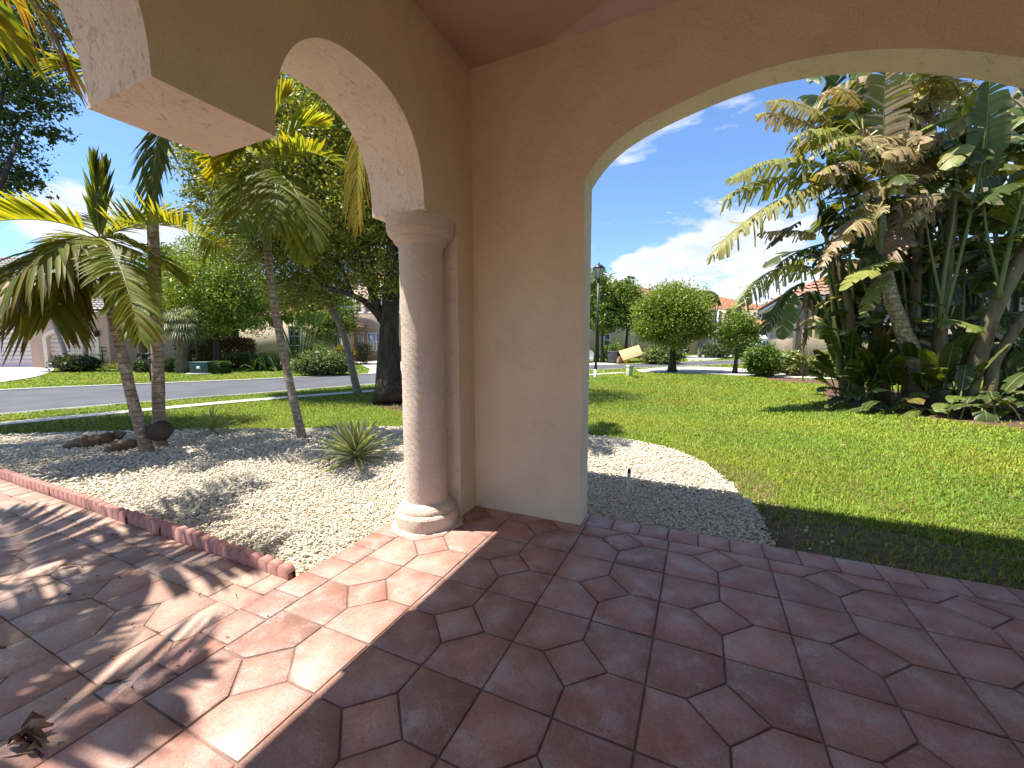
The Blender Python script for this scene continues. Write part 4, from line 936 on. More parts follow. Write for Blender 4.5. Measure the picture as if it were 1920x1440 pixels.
crs = [(1655, 380, 9.9), (1725, 320, 10.4), (1793, 330, 9.7), (1870, 300, 9.5), (1610, 500, 10.6), (1565, 500, 10.8), (1760, 430, 10.4), (1915, 380, 9.3), (1680, 160, 10.0), (1800, 170, 9.8), (1620, 230, 10.5), (1880, 480, 9.8)]
nl = 0
for ci, (x, y, D) in enumerate(crs):
    c = A(x, y, D)
    for j in range(5):
        a = 2*PI*j/5+ci*.9+R_.normal()*.3; d = np.array([math.cos(a), math.sin(a), 0]); l = R_.uniform(1.2, 1.8); rise = R_.uniform(.15, .7)
        p0 = c+d*.35+[0, 0, .25]; p1 = p0+d*l*.5+[0, 0, rise*.7]; p2 = p0+d*l*(.95)+[0, 0, rise*.1-R_.uniform(.1, .7)]
        kind = R_.random()
        bana(st, p0, p1, p2, R_.uniform(.3, .42), col=(DG, MG, YG, DG)[int(kind*4)], droop=R_.uniform(.35, .8), tear=R_.uniform(.2, .6), brown=.5 if R_.random() < .2 else .03, n=26, pet=[c-[0, 0, .25]])
        nl += 1
for i in range(64):                                              # leaves in dark greens that deepen the shade in the clump's heart
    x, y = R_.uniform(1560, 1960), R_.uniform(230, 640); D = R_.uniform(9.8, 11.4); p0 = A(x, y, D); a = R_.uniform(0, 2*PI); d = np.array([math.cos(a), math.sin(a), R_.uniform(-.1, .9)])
    l = R_.uniform(.9, 1.6); bana(st, p0, p0+d*l*.5+[0, 0, .1], p0+d*l-[0, 0, R_.uniform(.1, .6)], R_.uniform(.26, .4), col=(DG, DG, MG)[i % 3], droop=R_.uniform(.3, .8), tear=R_.uniform(.1, .5), brown=.6 if i % 5 == 0 else .05, n=18, name='shade_leaf')
for i in range(34):                                              # dead, shredded leaves round the upper heart; sunlit paleness is in their colour
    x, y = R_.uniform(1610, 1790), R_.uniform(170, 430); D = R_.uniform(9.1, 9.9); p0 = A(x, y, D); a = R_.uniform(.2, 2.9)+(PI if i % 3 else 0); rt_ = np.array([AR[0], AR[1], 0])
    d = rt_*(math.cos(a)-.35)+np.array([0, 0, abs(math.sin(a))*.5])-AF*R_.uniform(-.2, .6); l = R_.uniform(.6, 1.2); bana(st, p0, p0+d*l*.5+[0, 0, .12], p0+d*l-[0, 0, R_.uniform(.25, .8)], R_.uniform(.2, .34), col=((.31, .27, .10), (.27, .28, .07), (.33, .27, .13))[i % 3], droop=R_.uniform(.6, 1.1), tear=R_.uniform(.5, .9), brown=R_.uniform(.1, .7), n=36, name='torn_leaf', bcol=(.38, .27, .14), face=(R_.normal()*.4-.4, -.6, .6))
def petioles(L_):
    for P, r in L_:
        m = MB(); Q = spline([A(*p) for p in P], 16); m.tube(Q, np.linspace(r, r*.45, 16), 8, col=(.16, .19, .055)); m.build('leaf_stalk', M['rachis'], st, smooth=True, col=True)
petioles([([(1760, 600, 9.4), (1772, 500, 9.4), (1790, 400, 9.3), (1796, 255, 9.2)], .045), ([(1772, 590, 9.4), (1806, 460, 9.3), (1832, 350, 9.1), (1858, 170, 9.0)], .04), ([(1652, 500, 9.6), (1650, 420, 9.55), (1652, 320, 9.5)], .07),
          ([(1775, 620, 9.4), (1745, 470, 9.4), (1730, 380, 9.4)], .035), ([(1870, 560, 9), (1900, 430, 8.8), (1935, 300, 8.7)], .05), ([(1880, 560, 9), (1850, 440, 9), (1838, 330, 9)], .035), ([(1560, 620, 10.4), (1540, 560, 10), (1520, 505, 9.9)], .03),
          ([(1600, 560, 10.5), (1590, 440, 10.2), (1572, 340, 9.9)], .03), ([(1640, 600, 10.5), (1615, 520, 10.3), (1560, 450, 10)], .03), ([(1700, 600, 10.4), (1690, 480, 10.2), (1700, 370, 9.6)], .03)])
# a second clump behind the first, shade put into its darker leaf colours
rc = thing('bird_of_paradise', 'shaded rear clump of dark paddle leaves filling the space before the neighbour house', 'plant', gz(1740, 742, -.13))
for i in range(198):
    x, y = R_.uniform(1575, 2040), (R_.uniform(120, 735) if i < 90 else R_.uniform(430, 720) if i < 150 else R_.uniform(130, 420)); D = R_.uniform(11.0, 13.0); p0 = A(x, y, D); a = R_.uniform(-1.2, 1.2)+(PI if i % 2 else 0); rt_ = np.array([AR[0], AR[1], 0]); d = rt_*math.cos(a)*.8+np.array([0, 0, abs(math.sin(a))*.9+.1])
    l = R_.uniform(1.2, 2.0); bana(rc, p0, p0+d*l*.5+[0, 0, .15], p0+d*l-[0, 0, R_.uniform(.2, .8)], R_.uniform(.36, .55), col=(DG, (.035, .06, .018), MG, DG)[i % 4], droop=R_.uniform(.3, .7), tear=R_.uniform(.1, .45), brown=.7 if i % 9 == 0 else .04, n=16, face=(R_.normal()*.4, -.8, .5), name='leaf' if i < 98 else 'shade_leaf')
for i in range(26):
    x = R_.uniform(1590, 1990); D = R_.uniform(10.7, 12.6); b_ = hx(x, D, -.13); tp_ = A(x+R_.normal()*45, R_.uniform(230, 480), D); m = MB(); m.tube(spline([b_, (b_+tp_)/2+R_.normal(size=3)*.06, tp_], 12), np.linspace(R_.uniform(.07, .13), .03, 12), 8, col=np.array([.13, .15, .05])*R_.uniform(.5, 1.2)); m.build('leaf_stalk', M['rachis'], rc, smooth=True, col=True)
# hanging strip of dead leaf
dl = MB()
for i in range(70):
    f = R_.random(); p = A(1512-8*f+R_.normal()*5, 545+150*f, 9.9+R_.normal()*.05); q = p+np.array([R_.normal()*.04, R_.normal()*.04, -R_.uniform(.15, .4)])
    wv = unit(R_.normal(size=3)*[1, 1, .1])*R_.uniform(.01, .035); dl.quad(p-wv, p+wv, q+wv*.4, q-wv*.4, np.array([.24, .155, .085])*R_.uniform(.5, 1.3))
dl.build('dead_leaf', M['dry'], st, col=True)
# young suckers round the foot of the clump
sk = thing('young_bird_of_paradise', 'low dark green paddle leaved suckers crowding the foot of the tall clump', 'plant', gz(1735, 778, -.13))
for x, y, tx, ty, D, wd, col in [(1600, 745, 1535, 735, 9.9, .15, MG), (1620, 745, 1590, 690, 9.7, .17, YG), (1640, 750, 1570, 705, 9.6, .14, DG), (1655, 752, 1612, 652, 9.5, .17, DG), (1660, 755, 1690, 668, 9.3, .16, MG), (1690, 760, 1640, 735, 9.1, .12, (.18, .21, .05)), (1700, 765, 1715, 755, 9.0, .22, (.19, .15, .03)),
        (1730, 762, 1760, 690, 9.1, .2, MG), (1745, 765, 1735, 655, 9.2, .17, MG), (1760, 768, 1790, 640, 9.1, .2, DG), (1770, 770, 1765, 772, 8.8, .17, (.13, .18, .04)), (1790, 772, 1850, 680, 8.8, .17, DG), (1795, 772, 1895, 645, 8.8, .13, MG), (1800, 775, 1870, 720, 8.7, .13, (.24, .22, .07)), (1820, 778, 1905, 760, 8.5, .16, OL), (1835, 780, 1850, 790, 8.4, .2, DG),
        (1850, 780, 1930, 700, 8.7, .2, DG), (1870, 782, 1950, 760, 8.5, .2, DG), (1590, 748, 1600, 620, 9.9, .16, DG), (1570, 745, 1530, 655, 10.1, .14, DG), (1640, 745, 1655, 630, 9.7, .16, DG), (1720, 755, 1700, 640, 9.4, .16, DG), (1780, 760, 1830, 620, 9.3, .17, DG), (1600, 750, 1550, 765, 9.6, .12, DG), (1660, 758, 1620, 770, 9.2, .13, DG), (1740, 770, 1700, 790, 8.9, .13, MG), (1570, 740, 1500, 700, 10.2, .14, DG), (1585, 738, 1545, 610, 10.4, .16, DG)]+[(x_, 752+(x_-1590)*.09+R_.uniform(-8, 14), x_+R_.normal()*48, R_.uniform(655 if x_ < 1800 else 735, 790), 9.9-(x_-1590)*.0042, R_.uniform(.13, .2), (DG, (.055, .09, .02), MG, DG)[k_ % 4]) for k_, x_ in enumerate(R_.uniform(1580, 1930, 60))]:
    p = gz(x, y+4, -.12); D0 = float((p-CAM) @ AF); e = A(tx, ty, D-.15); mid = (p*.45+e*.55)+np.array([0, 0, .28]); s = p*.35+mid*.65
    bana(sk, s, mid*.5+e*.5+[0, 0, .12], e, wd*1.1, col=col, droop=.35, tear=.22, n=20, pet=[p, p*.6+mid*.4+[0, 0, .04]], rr=.012)
#PART4
# ------------------------------------------------------------------ street trees, shrubs and hedges
def stree(name, label, bpx, D, blobs, n, size, col, r0, tops, group=None, limbs=(), barkm='bark', clump=.24, cv=.32, shell=.6, z=-.13):
    base = hx(bpx, D, z); tr = [base]+[at(x, y, D) for x, y in tops]
    lb = [([at(*p) for p in L_], a, b_) for L_, a, b_ in limbs]
    return tree(name, label, base, px_blobs(blobs), n, size, col, tr, r0, r0*.4, lb, group, barkm, clump, cv=cv, shell=shell)
BR = (.15, .20, .03)
stree('lollipop_tree', 'round clipped street tree with short straight trunk in the middle of the right lawn edge', 1262, 22.6, [(1262, 592, 22.6, (62, 62, 50)), (1225, 600, 22.6, 36), (1300, 600, 22.6, 34), (1260, 565, 22.6, 40), (1240, 572, 22.2, 34), (1288, 572, 22.8, 34), (1215, 585, 22.8, 26), (1305, 618, 22.4, 26), (1222, 622, 22.4, 26), (1262, 632, 22.2, 30)], 42000, .135, BR, .19, [(1262, 660), (1261, 620)], clump=.22)
stree('small_tree', 'small loose crowned tree on a thin dark trunk beside the neighbour driveway', 1380, 21.4, [(1383, 610, 21.4, 30), (1366, 630, 21.4, 22), (1402, 622, 21.4, 22), (1385, 640, 21.4, 26), (1380, 592, 21.4, 18), (1392, 662, 21.4, 13)], 13000, .115, (.13, .19, .032), .10, [(1382, 660), (1384, 620)], clump=.28)
stree('street_tree', 'tall green street tree just right of the lamp post, its crown topmost of the group', 1119, 35, [(1128, 552, 35, 34), (1112, 530, 35, 30), (1140, 575, 35, 30), (1100, 570, 35, 34), (1125, 590, 35, 26), (1148, 545, 35.5, 20)], 12000, .25, (.13, .18, .028), .17, [(1120, 640), (1122, 590)], group='street trees behind the lamp post')
stree('street_tree', 'lower green street tree with forked trunk between lamp post and grey bin', 1131, 34, [(1132, 606, 34, 24), (1118, 600, 34, 22), (1145, 598, 34, 20), (1128, 582, 34, 20)], 6000, .23, (.125, .18, .028), .16, [(1129, 650), (1130, 610)], group='street trees behind the lamp post')
stree('street_tree', 'upright street tree with bare lower trunk between grey bin and round clipped tree', 1172, 35, [(1180, 560, 35, 28), (1165, 580, 35, 24), (1200, 572, 35, 22), (1178, 540, 35, 18), (1192, 594, 35, 24), (1170, 602, 35, 22), (1182, 525, 35, 8)], 10000, .23, (.11, .16, .026), .15, [(1175, 640), (1178, 590)], group='street trees behind the lamp post', limbs=[([(1174, 632, 35), (1185, 622, 35), (1200, 614, 35)], .05, .02)])
stree('garden_tree', 'bright green rounded tree across the street left of the ringed palm trunk', 405, 25, [(395, 520, 25, 50), (430, 560, 25, 48), (360, 560, 25.4, 44), (450, 520, 25.6, 44), (400, 600, 24.8, 36), (345, 510, 26, 36), (470, 600, 25.5, 34), (330, 570, 26, 30), (500, 560, 26, 42), (440, 480, 26, 40), (375, 470, 26, 36), (420, 560, 27, 60), (350, 540, 27, 50)], 52000, .165, (.165, .215, .028), .2, [(405, 640), (405, 560)], clump=.24)
stree('garden_tree', 'rounded tree on a pale trunk in front of the beige house across the street', 612, 32, [(612, 585, 32, 40), (580, 600, 32, 32), (640, 600, 32, 30), (612, 620, 32, 32), (645, 570, 32, 28), (570, 560, 32.5, 32), (600, 545, 32.5, 36), (652, 610, 32, 16)], 15000, .2, (.13, .18, .028), .15, [(613, 650), (613, 610)], barkm='pale_bark')
stree('garden_tree', 'dark green tree behind the pink house seen through the palm fronds', 268, 33, [(262, 530, 33, 30), (285, 560, 33, 34), (300, 510, 33, 30), (240, 560, 34, 24), (290, 600, 33, 26), (310, 480, 34, 24)], 14000, .24, (.11, .155, .028), .18, [(275, 640), (275, 580)])
def shrub(name, label, px, D, y0, y1, wpx, n0, size0, col, cat='shrub', group=None, asp=.5, z=-.13, box=False, cv=.34, depth=None, hue=.12):
    n, size = int(n0*1.7), size0*1.3
    s = D/F_PX; base = hx(px, D, z); t = thing(name, label, cat, base, group=group)
    top = CAM_H+(645-y0)*s; h = top-z; w_ = wpx*s/2; dp = depth or w_*.8
    fw = unit(np.array([AF[0], AF[1], 0])); rt = np.array([AR[0], AR[1], 0])
    if box:
        P = R_.uniform(-1, 1, (n, 3)); k = R_.integers(0, 3, n); sg = np.sign(R_.normal(size=n)); P[np.arange(n), k] = sg*(1+.09*R_.normal(size=n))
        P = P*[w_, dp, h/2]+[0, 0, h/2]
    else:
        bl = [(0, 0, h*.52, (w_*.8, dp*.8, h*.46))] + [(R_.uniform(-.6, .6)*w_, R_.uniform(-.6, .6)*dp, R_.uniform(.3, .72)*h, (w_*.42, dp*.42, h*.27)) for _ in range(6)]
        P = crown_points(bl, n, .24, .5, per=14)
    P = P[P[:, 2] > .02]
    Wd = base + P[:, :1]*rt + P[:, 1:2]*fw + P[:, 2:]*np.array([0, 0, 1])
    foliage('leaves', t, Wd, size, col, asp=asp, cv=cv, hue=hue)
    m = MB()
    for k in range(7):
        a = base+rt*R_.uniform(-.3, .3)*w_+fw*R_.uniform(-.3, .3)*dp; m.tube([a-[0, 0, .05], a+[R_.normal()*.1*w_, R_.normal()*.1*w_, h*.7]], [.02, .008], 5)
    m.build('stem', M['bark'], t, smooth=True)
    return t
shrub('hedge', 'dark green clipped hedge below the two grey slender palm trunks', 137, 24.4, 664, 697, 80, 5200, .12, (.045, .060, .020), 'hedge', cv=.4)
shrub('hedge', 'brown red clipped hedge across the street', 424, 28, 636, 690, 74, 6500, .13, (.105, .062, .022), 'hedge', box=True, depth=.9, hue=.25)
shrub('hedge', 'tall dark green hedge between cabbage palm and brown red hedge', 367, 29, 634, 688, 44, 4200, .13, (.030, .050, .018), 'hedge', box=True, depth=.8)
shrub('low_hedge', 'small clipped hedge cube beside the green utility box', 407, 22.4, 678, 699, 26, 2200, .09, (.055, .09, .02), 'hedge', box=True, depth=.35)
shrub('low_hedge', 'low hedge behind the black mailbox post', 268, 23.5, 673, 697, 44, 2600, .10, (.05, .075, .022), 'hedge')
shrub('low_hedge', 'low dark shrub right of the tall ringed palm trunk by the cabbage palm', 316, 23.5, 671, 697, 34, 2200, .10, (.06, .09, .025), 'hedge')
shrub('shrub', 'small round shrub in front of the strap leaved lily bed', 482, 25.5, 666, 690, 40, 2600, .10, (.09, .13, .03))
shrub('brush_pile', 'heap of cut leafy branches on the kerb across the street', 604, 20.8, 659, 706, 106, 9500, .13, (.095, .125, .038), 'brush pile', cv=.5, asp=.4)
shrub('croton_shrub', 'yellow and dark red croton shrub before the beige house door', 642, 27, 646, 690, 42, 2600, .12, (.17, .12, .02), cv=.6, hue=.5)
shrub('shrub', 'green rounded shrub behind the brush pile below the pale trunk', 600, 30, 643, 678, 26, 1800, .12, (.10, .15, .025))
shrub('shrub', 'loose flowering shrub under the beige house front window', 682, 33, 641, 675, 40, 1800, .12, (.17, .155, .07), cv=.45)
shrub('shrub', 'dark maroon shrub between the fan stalks and the pale trunk', 578, 30, 644, 682, 26, 1600, .12, (.06, .035, .022))
shrub('shrub', 'leafy green shrub at the corner of the neighbour wall beside the small tree', 1432, 19.4, 648, 706, 70, 6800, .12, (.095, .15, .028))
shrub('shrub', 'sparse pale green shrub below the white downspout', 1482, 19.8, 655, 710, 52, 2600, .11, (.20, .225, .085), cv=.35)
shrub('shrub', 'sparse pale shrub along the neighbour wall left of the paddle leaved clump', 1552, 19.0, 660, 712, 70, 3200, .11, (.19, .21, .08), cv=.4)
shrub('brush_pile', 'long low pile of cut green branches on the kerb behind the round clipped tree', 1240, 31.5, 652, 679, 80, 6000, .17, (.12, .15, .05), 'brush pile', cv=.45)
shrub('low_hedge', 'low green hedge under the street trees behind the grey bin', 1148, 38, 646, 668, 46, 2200, .16, (.11, .16, .03), 'hedge')
shrub('shrub', 'low shrub row below the far red roofed house', 1345, 44, 648, 668, 60, 2400, .2, (.06, .085, .028))
# small detail plants across the street
def straps(name, label, px, D, h, n, col, wd=.05, cat='plant', spread=.5, z=-.13, group=None, droop=.5):
    base = hx(px, D, z); t = thing(name, label, cat, base, group=group); m = MB()
    for i in range(n):
        a = R_.uniform(0, 2*PI); el = R_.uniform(.5, 1.45); Ln = h*R_.uniform(.7, 1.15); d = np.array([math.cos(a)*math.cos(el), math.sin(a)*math.cos(el), math.sin(el)])
        P = base+np.array([R_.normal(), R_.normal(), 0])*spread*.25 + d*Ln*np.linspace(0, 1, 6)[:, None] - np.array([0, 0, 1])*droop*Ln*(np.linspace(0, 1, 6)**2.2)[:, None]*math.cos(el)
        s = np.array([-math.sin(a), math.cos(a), 0]); w_ = wd*np.interp(np.linspace(0, 1, 6), [0, .3, 1], [.6, 1, .05])/2
        V = np.vstack([P-s*w_[:, None], P+s*w_[:, None]]); q = np.arange(5); m.arr(V, Q=np.stack([q, q+1, q+7, q+6], -1), col=np.array(col)*R_.uniform(.7, 1.3))
    m.build('leaves', M['leaf'], t, col=True); return t
straps('spider_plant', 'pale yellow green grassy tuft in front of the garage corner', 204, 27, .75, 110, (.22, .24, .05), .06, spread=1.2)
straps('spider_plant', 'second smaller pale grassy tuft nearer the cabbage palm', 226, 27, .55, 70, (.22, .24, .08), .06, spread=1.0)
straps('lily_clump', 'tall strap leaved green lily clump left of the ringed palm trunk', 508, 25, 1.7, 110, (.12, .17, .035), .13, spread=1.6, droop=.7)
def fanplant(label, px, D, n, h, ll, col, lean=.9, name='areca_palm', fl=1.6, group=None):
    base = hx(px, D, -.13); t = thing(name, label, 'palm', base, group=group)
    for i in range(n):
        a = 2*PI*i/n+R_.normal()*.2; d = np.array([math.cos(a), math.sin(a), 0]); p0 = base+d*.1+[0, 0, h*.15]
        frond('frond', t, p0, p0+d*fl*.35+[0, 0, h*.9], p0+d*fl*lean+[0, 0, h*R_.uniform(.3, .75)], n=18, ll=ll, lw=.07, col=col, droop=.4, n_u=4, r0=.015)
    return t
fanplant('feathery low palm bush with pale green fronds left of the lily clump', 462, 26, 13, 1.25, .5, (.13, .17, .045), fl=1.3)
# traveller palm: long stalks with paddles
tp = thing('fan_palm', 'cluster of tall green paddle stalks in front of the beige house', 'plant', hx(560, 28, -.13))
for i in range(11):
    a = (i-5)/5*.42; b0 = hx(560+(i-5)*1.6, 28, -.13); rt = np.array([AR[0], AR[1], 0]); tp1 = b0+rt*math.sin(a)*3.2+np.array([0, 0, 3.0*math.cos(a)])+AF*R_.normal()*.2
    m = MB(); m.tube(spline([b0, (b0+tp1)/2+rt*math.sin(a)*-.15, tp1], 8), np.linspace(.07, .03, 8), 6, col=(.13, .17, .04)); m.build('stalk', M['rachis'], tp, smooth=True, col=True)
    bana(tp, tp1, tp1+rt*math.sin(a)*.5+[0, 0, .6], tp1+rt*math.sin(a)*1.3+[0, 0, .8], .26, face=(-AF[0], -AF[1], .2), col=(.09, .15, .03), droop=.1, tear=.25, n=12)
# cabbage palms
def sabal(label, px, D, ytop, r, tilt=0, n=22):
    base = hx(px, D, -.13); c = at(px+tilt, ytop, D); t = thing('cabbage_palm', label, 'palm tree', base, group='cabbage palms across the street')
    m = MB(); P = spline([base, (base+c)/2+[.03, .02, 0], c], 18); m.tube(P, r*(1+.12*R_.normal(size=18)), 12, jit=.12); m.build('trunk', M['stem'], t)
    for i in range(n):
        a = i*2.4; el = R_.uniform(-.7, 1.2); d = np.array([math.cos(a)*math.cos(el), math.sin(a)*math.cos(el), math.sin(el)]); o = c+d*R_.uniform(.45, .75)
        s = unit(np.cross(d, [0, 0, 1.0])+.01); u = np.cross(s, d); m = MB(); colr = np.array((.17, .20, .10))*R_.uniform(.6, 1.35)
        m.tube([c, o], [.02, .012], 4, col=colr*.8, cap=False)
        for k in np.linspace(-1.35, 1.35, 17):
            dd = unit(d*math.cos(k)+s*math.sin(k)); Ln = 1.1*(1-.25*abs(k)/1.35)*R_.uniform(.9, 1.1); e = unit(np.cross(dd, u))*.022
            m.arr([o-e*.5, o+e*.5, o+dd*Ln*.6-e-[0, 0, .04], o+dd*Ln*.6+e-[0, 0, .04], o+dd*Ln*.85-[0, 0, .10+.32*Ln]], Q=[[0, 1, 3, 2]], T=[[2, 3, 4]], col=colr)
        m.build('frond', M['leaf'], t, col=True)
sabal('cabbage palm with shaggy thick trunk right of the tall ringed palm', 337, 23.6, 610, .33, 3, 34)
sabal('cabbage palm with smoother pale trunk left of the tall ringed palm', 266, 25, 610, .20, -6, 20)
def slender(label, px, D, pts, fl=1.5, n=9, r=.11, group=None, col=(.105, .135, .03), mat='pale_bark', lw=.11, ll=.5):
    base = hx(px, D, -.13); c = at(*pts[-1], D); t = thing('slender_palm', label, 'palm tree', base, group=group)
    m = MB(); P = spline([base]+[at(x, y, D) for x, y in pts], 16); m.tube(P, np.linspace(r*1.15, r*.75, 16), 10, jit=.02); m.build('trunk', M[mat], t, smooth=True)
    for i in range(n):
        a = 2*PI*i/n+.3; d = np.array([math.cos(a), math.sin(a), 0])
        frond('frond', t, c, c+d*fl*.5+[0, 0, fl*.5], c+d*fl*R_.uniform(.8, 1.0)+[0, 0, -fl*R_.uniform(.1, .5)], n=18, ll=ll, lw=lw, col=np.array(col)*R_.uniform(.8, 1.2), droop=.45, n_u=4, r0=.02)
slender('slender grey palm leaning left in front of the pink garage', 128, 24.6, [(115, 640), (98, 602), (78, 568), (66, 545)], group='slender palms before the pink garage')
slender('slender grey palm curving upright in front of the arched garage door', 157, 24.6, [(160, 640), (157, 605), (148, 565), (142, 535)], group='slender palms before the pink garage')
slender('tall feather palm rising behind the round clipped tree', 1312, 47, [(1312, 600), (1312, 556)], 2.2, 15, .15, col=(.12, .16, .035), lw=.24, ll=.85)
slender('thin pale double stem palm beside the far red roofed house', 1324, 45, [(1326, 640), (1328, 612)], 1.5, 9, .13)
slender('pale thin palm trunk left of the thin double stem palm', 1313.5, 45.5, [(1321, 640), (1318, 618)], 1.2, 8, .13)
# topiary
tpz = hx(190, 27.2, -.13); t = thing('spiral_topiary', 'small spiral clipped topiary beside the garage wall lantern', 'topiary', tpz)
P = np.vstack([tpz+[.22*(1-k/6.5)*math.cos(k*1.7)*.5, .22*(1-k/6.5)*math.sin(k*1.7)*.5, .15+k*.26]+R_.normal(size=(170, 3))*np.array([.17, .17, .07])*(1.15-k/7.5) for k in range(6)])
foliage('leaves', t, P, .07, (.035, .055, .022)); m = MB(); m.tube([tpz, tpz+[0, 0, 1.6]], .03, 6); m.build('stem', M['bark'], t)
# background trees between and behind the houses
for i, (px, D, y, r, lab) in enumerate([(430, 44, 612, 50, 'dense low tree behind the tall dark green hedge'), (520, 50, 600, 44, 'low tree behind the lily clump'), (-60, 52, 560, 75, 'broad tree behind the left end of the pink house'), (225, 48, 560, 48, 'broad green tree behind the right end of the pink house'), (330, 46, 540, 60, 'dense green tree behind the cabbage palms'),
        (470, 52, 560, 52, 'dense green tree behind the brown red hedge'), (560, 58, 560, 50, 'dark tree behind the beige house garage wing'), (800, 60, 560, 60, 'dark tree hidden largely behind the round column'), (1075, 62, 575, 50, 'far tree behind the pillar edge left of the street trees'),
        (1225, 66, 610, 24, 'far tree behind the beige house at right of the upright street tree'), (1300, 70, 612, 24, 'far tree between round clipped tree and red roofed house'), (1452, 75, 588, 24, 'far green tree between the red roof and the neighbour eave'), (1405, 72, 608, 22, 'far tree below the red roof eave'), (1700, 60, 570, 60, 'far tree behind the neighbour house roof'), (1020, 56, 590, 60, 'far tree hidden behind the porch pillar'), (930, 52, 600, 62, 'far tree hidden behind the inner porch corner'), (860, 58, 590, 62, 'far tree hidden behind the pilaster by the column')]):
    stree('background_tree', lab, px, D, [(px, y, D, r), (px-r*.6, y+r*.35, D, r*.6), (px+r*.6, y+r*.3, D, r*.6), (px+r*.2, y-r*.3, D+.5, r*.6)], 9000, D*.0085, (.10, .14, .028), .2, [(px, y+r*.6), (px, y)], group='background trees behind the houses', clump=.26)

# ------------------------------------------------------------------ houses
def tiles(m, e0, e1, r1, r0, col, pitch=.30, course=.36, amp=.05):
    """barrel tiles on the roof plane e0-e1 (eave) to r0-r1 (ridge): a rippled sheet stepping up course by course"""
    e0, e1, r0, r1 = (np.asarray(p, float) for p in (e0, e1, r0, r1))
    wl = np.linalg.norm(e1-e0); sl = np.linalg.norm((r0+r1)/2-(e0+e1)/2); nx = max(4, int(wl/pitch))*6; ny = max(2, int(sl/course))
    nr = unit(np.cross(e1-e0, (r0+r1)/2-(e0+e1)/2)); nr = nr if nr[2] > 0 else -nr
    u = np.linspace(0, 1, nx+1)
    for j in range(ny):
        rows = []
        for v, h in ((j/ny, amp*.9), ((j+1)/ny, .004)):
            a, b_ = e0+(r0-e0)*v, e1+(r1-e1)*v; W_ = np.linalg.norm(b_-a); sw = (u*(wl)) if W_ > 0 else u
            P = a+(b_-a)*u[:, None]; ph = np.abs(np.sin(PI*(np.linalg.norm(P-(e0+(r0-e0)*v), axis=1)+np.linalg.norm(a-e0)*.5)/pitch)); rows.append(P+nr*(ph*amp+h)[:, None])
        q = np.arange(nx); k = np.asarray(col)*np.clip(1+R_.normal(size=nx//6+1)*.16, .5, 1.5)[:, None]; cc = np.repeat(k, 6, 0)[:nx+1]
        m.arr(np.vstack(rows), Q=np.stack([q, q+1, q+2+nx, q+1+nx], -1), col=np.vstack([cc, cc]))
def hiproof(m, x0, x1, y0, y1, z, rise, col, **k):
    h = min(x1-x0, y1-y0)/2; cy = (y0+y1)/2; cx = (x0+x1)/2
    if x1-x0 >= y1-y0: ra, rb = (x0+h, cy, z+rise), (x1-h, cy, z+rise)
    else: ra, rb = (cx, y0+h, z+rise), (cx, y1-h, z+rise)
    c = [(x0, y0, z), (x1, y0, z), (x1, y1, z), (x0, y1, z)]
    if x1-x0 >= y1-y0:
        tiles(m, c[0], c[1], rb, ra, col, **k); tiles(m, c[2], c[3], ra, rb, col, **k); tiles(m, c[1], c[2], rb, rb, col, **k); tiles(m, c[3], c[0], ra, ra, col, **k)
    else:
        tiles(m, c[0], c[1], ra, ra, col, **k); tiles(m, c[2], c[3], rb, rb, col, **k); tiles(m, c[1], c[2], rb, ra, col, **k); tiles(m, c[3], c[0], ra, rb, col, **k)
    m.tube([ra, rb], .09, 8, col=col)
    for p, q in ((c[0], ra), (c[1], rb if x1-x0 >= y1-y0 else ra), (c[2], rb), (c[3], ra if x1-x0 >= y1-y0 else rb)): m.tube([p, q], .08, 8, col=col)
class House:
    """local frame: x along the street front as seen, y away from the viewer, z up; s metres per photo pixel at the front"""
    def __init__(s, name, label, px, D, rot=YAW):
        s.D = D; s.s = D/F_PX; s.px = px; s.t = thing(name, label, 'house', hx(px, D, -.13), rot); s.z0 = -.13
    def X(s, px): return (px-s.px)*s.s
    def Z(s, y, dy=0.0): return CAM_H+(645-y)*(s.s*(s.D+dy)/s.D)-s.z0
    def part(s, m, name, mat, parent=None, **k): return m.build(name, M[mat], parent or s.t, local=True, **k)
    def box(s, name, mat, x0, x1, y0, y1, z0, z1, parent=None, **k):
        m = MB(); m.box(x0, x1, y0, y1, z0, z1); return s.part(m, name, mat, parent, **k)
    def roof(s, x0, x1, y0, y1, z, rise, mat, col, **k):
        m = MB(); hiproof(m, x0, x1, y0, y1, z, rise, col, **k); return s.part(m, 'roof', mat, col=True)
    def window(s, x0, x1, z0, z1, y=0.0, fr=.07, mull=(1, 1), pane='glass', frame='white'):
        m = MB(); a = y-.06
        m.box(x0-fr, x1+fr, a, y+.02, z1, z1+fr); m.box(x0-fr, x1+fr, a, y+.02, z0-fr, z0); m.box(x0-fr, x0, a, y+.02, z0, z1); m.box(x1, x1+fr, a, y+.02, z0, z1)
        for i in range(1, mull[0]): c = x0+(x1-x0)*i/mull[0]; m.box(c-.03, c+.03, a+.012, y+.01, z0, z1)
        for i in range(1, mull[1]): c = z0+(z1-z0)*i/mull[1]; m.box(x0, x1, a+.015, y+.008, c-.03, c+.03)
        f = s.part(m, 'window', frame)
        m = MB(); m.box(x0, x1, y-.032, y-.012, z0, z1); s.part(m, 'pane', pane, f); return f
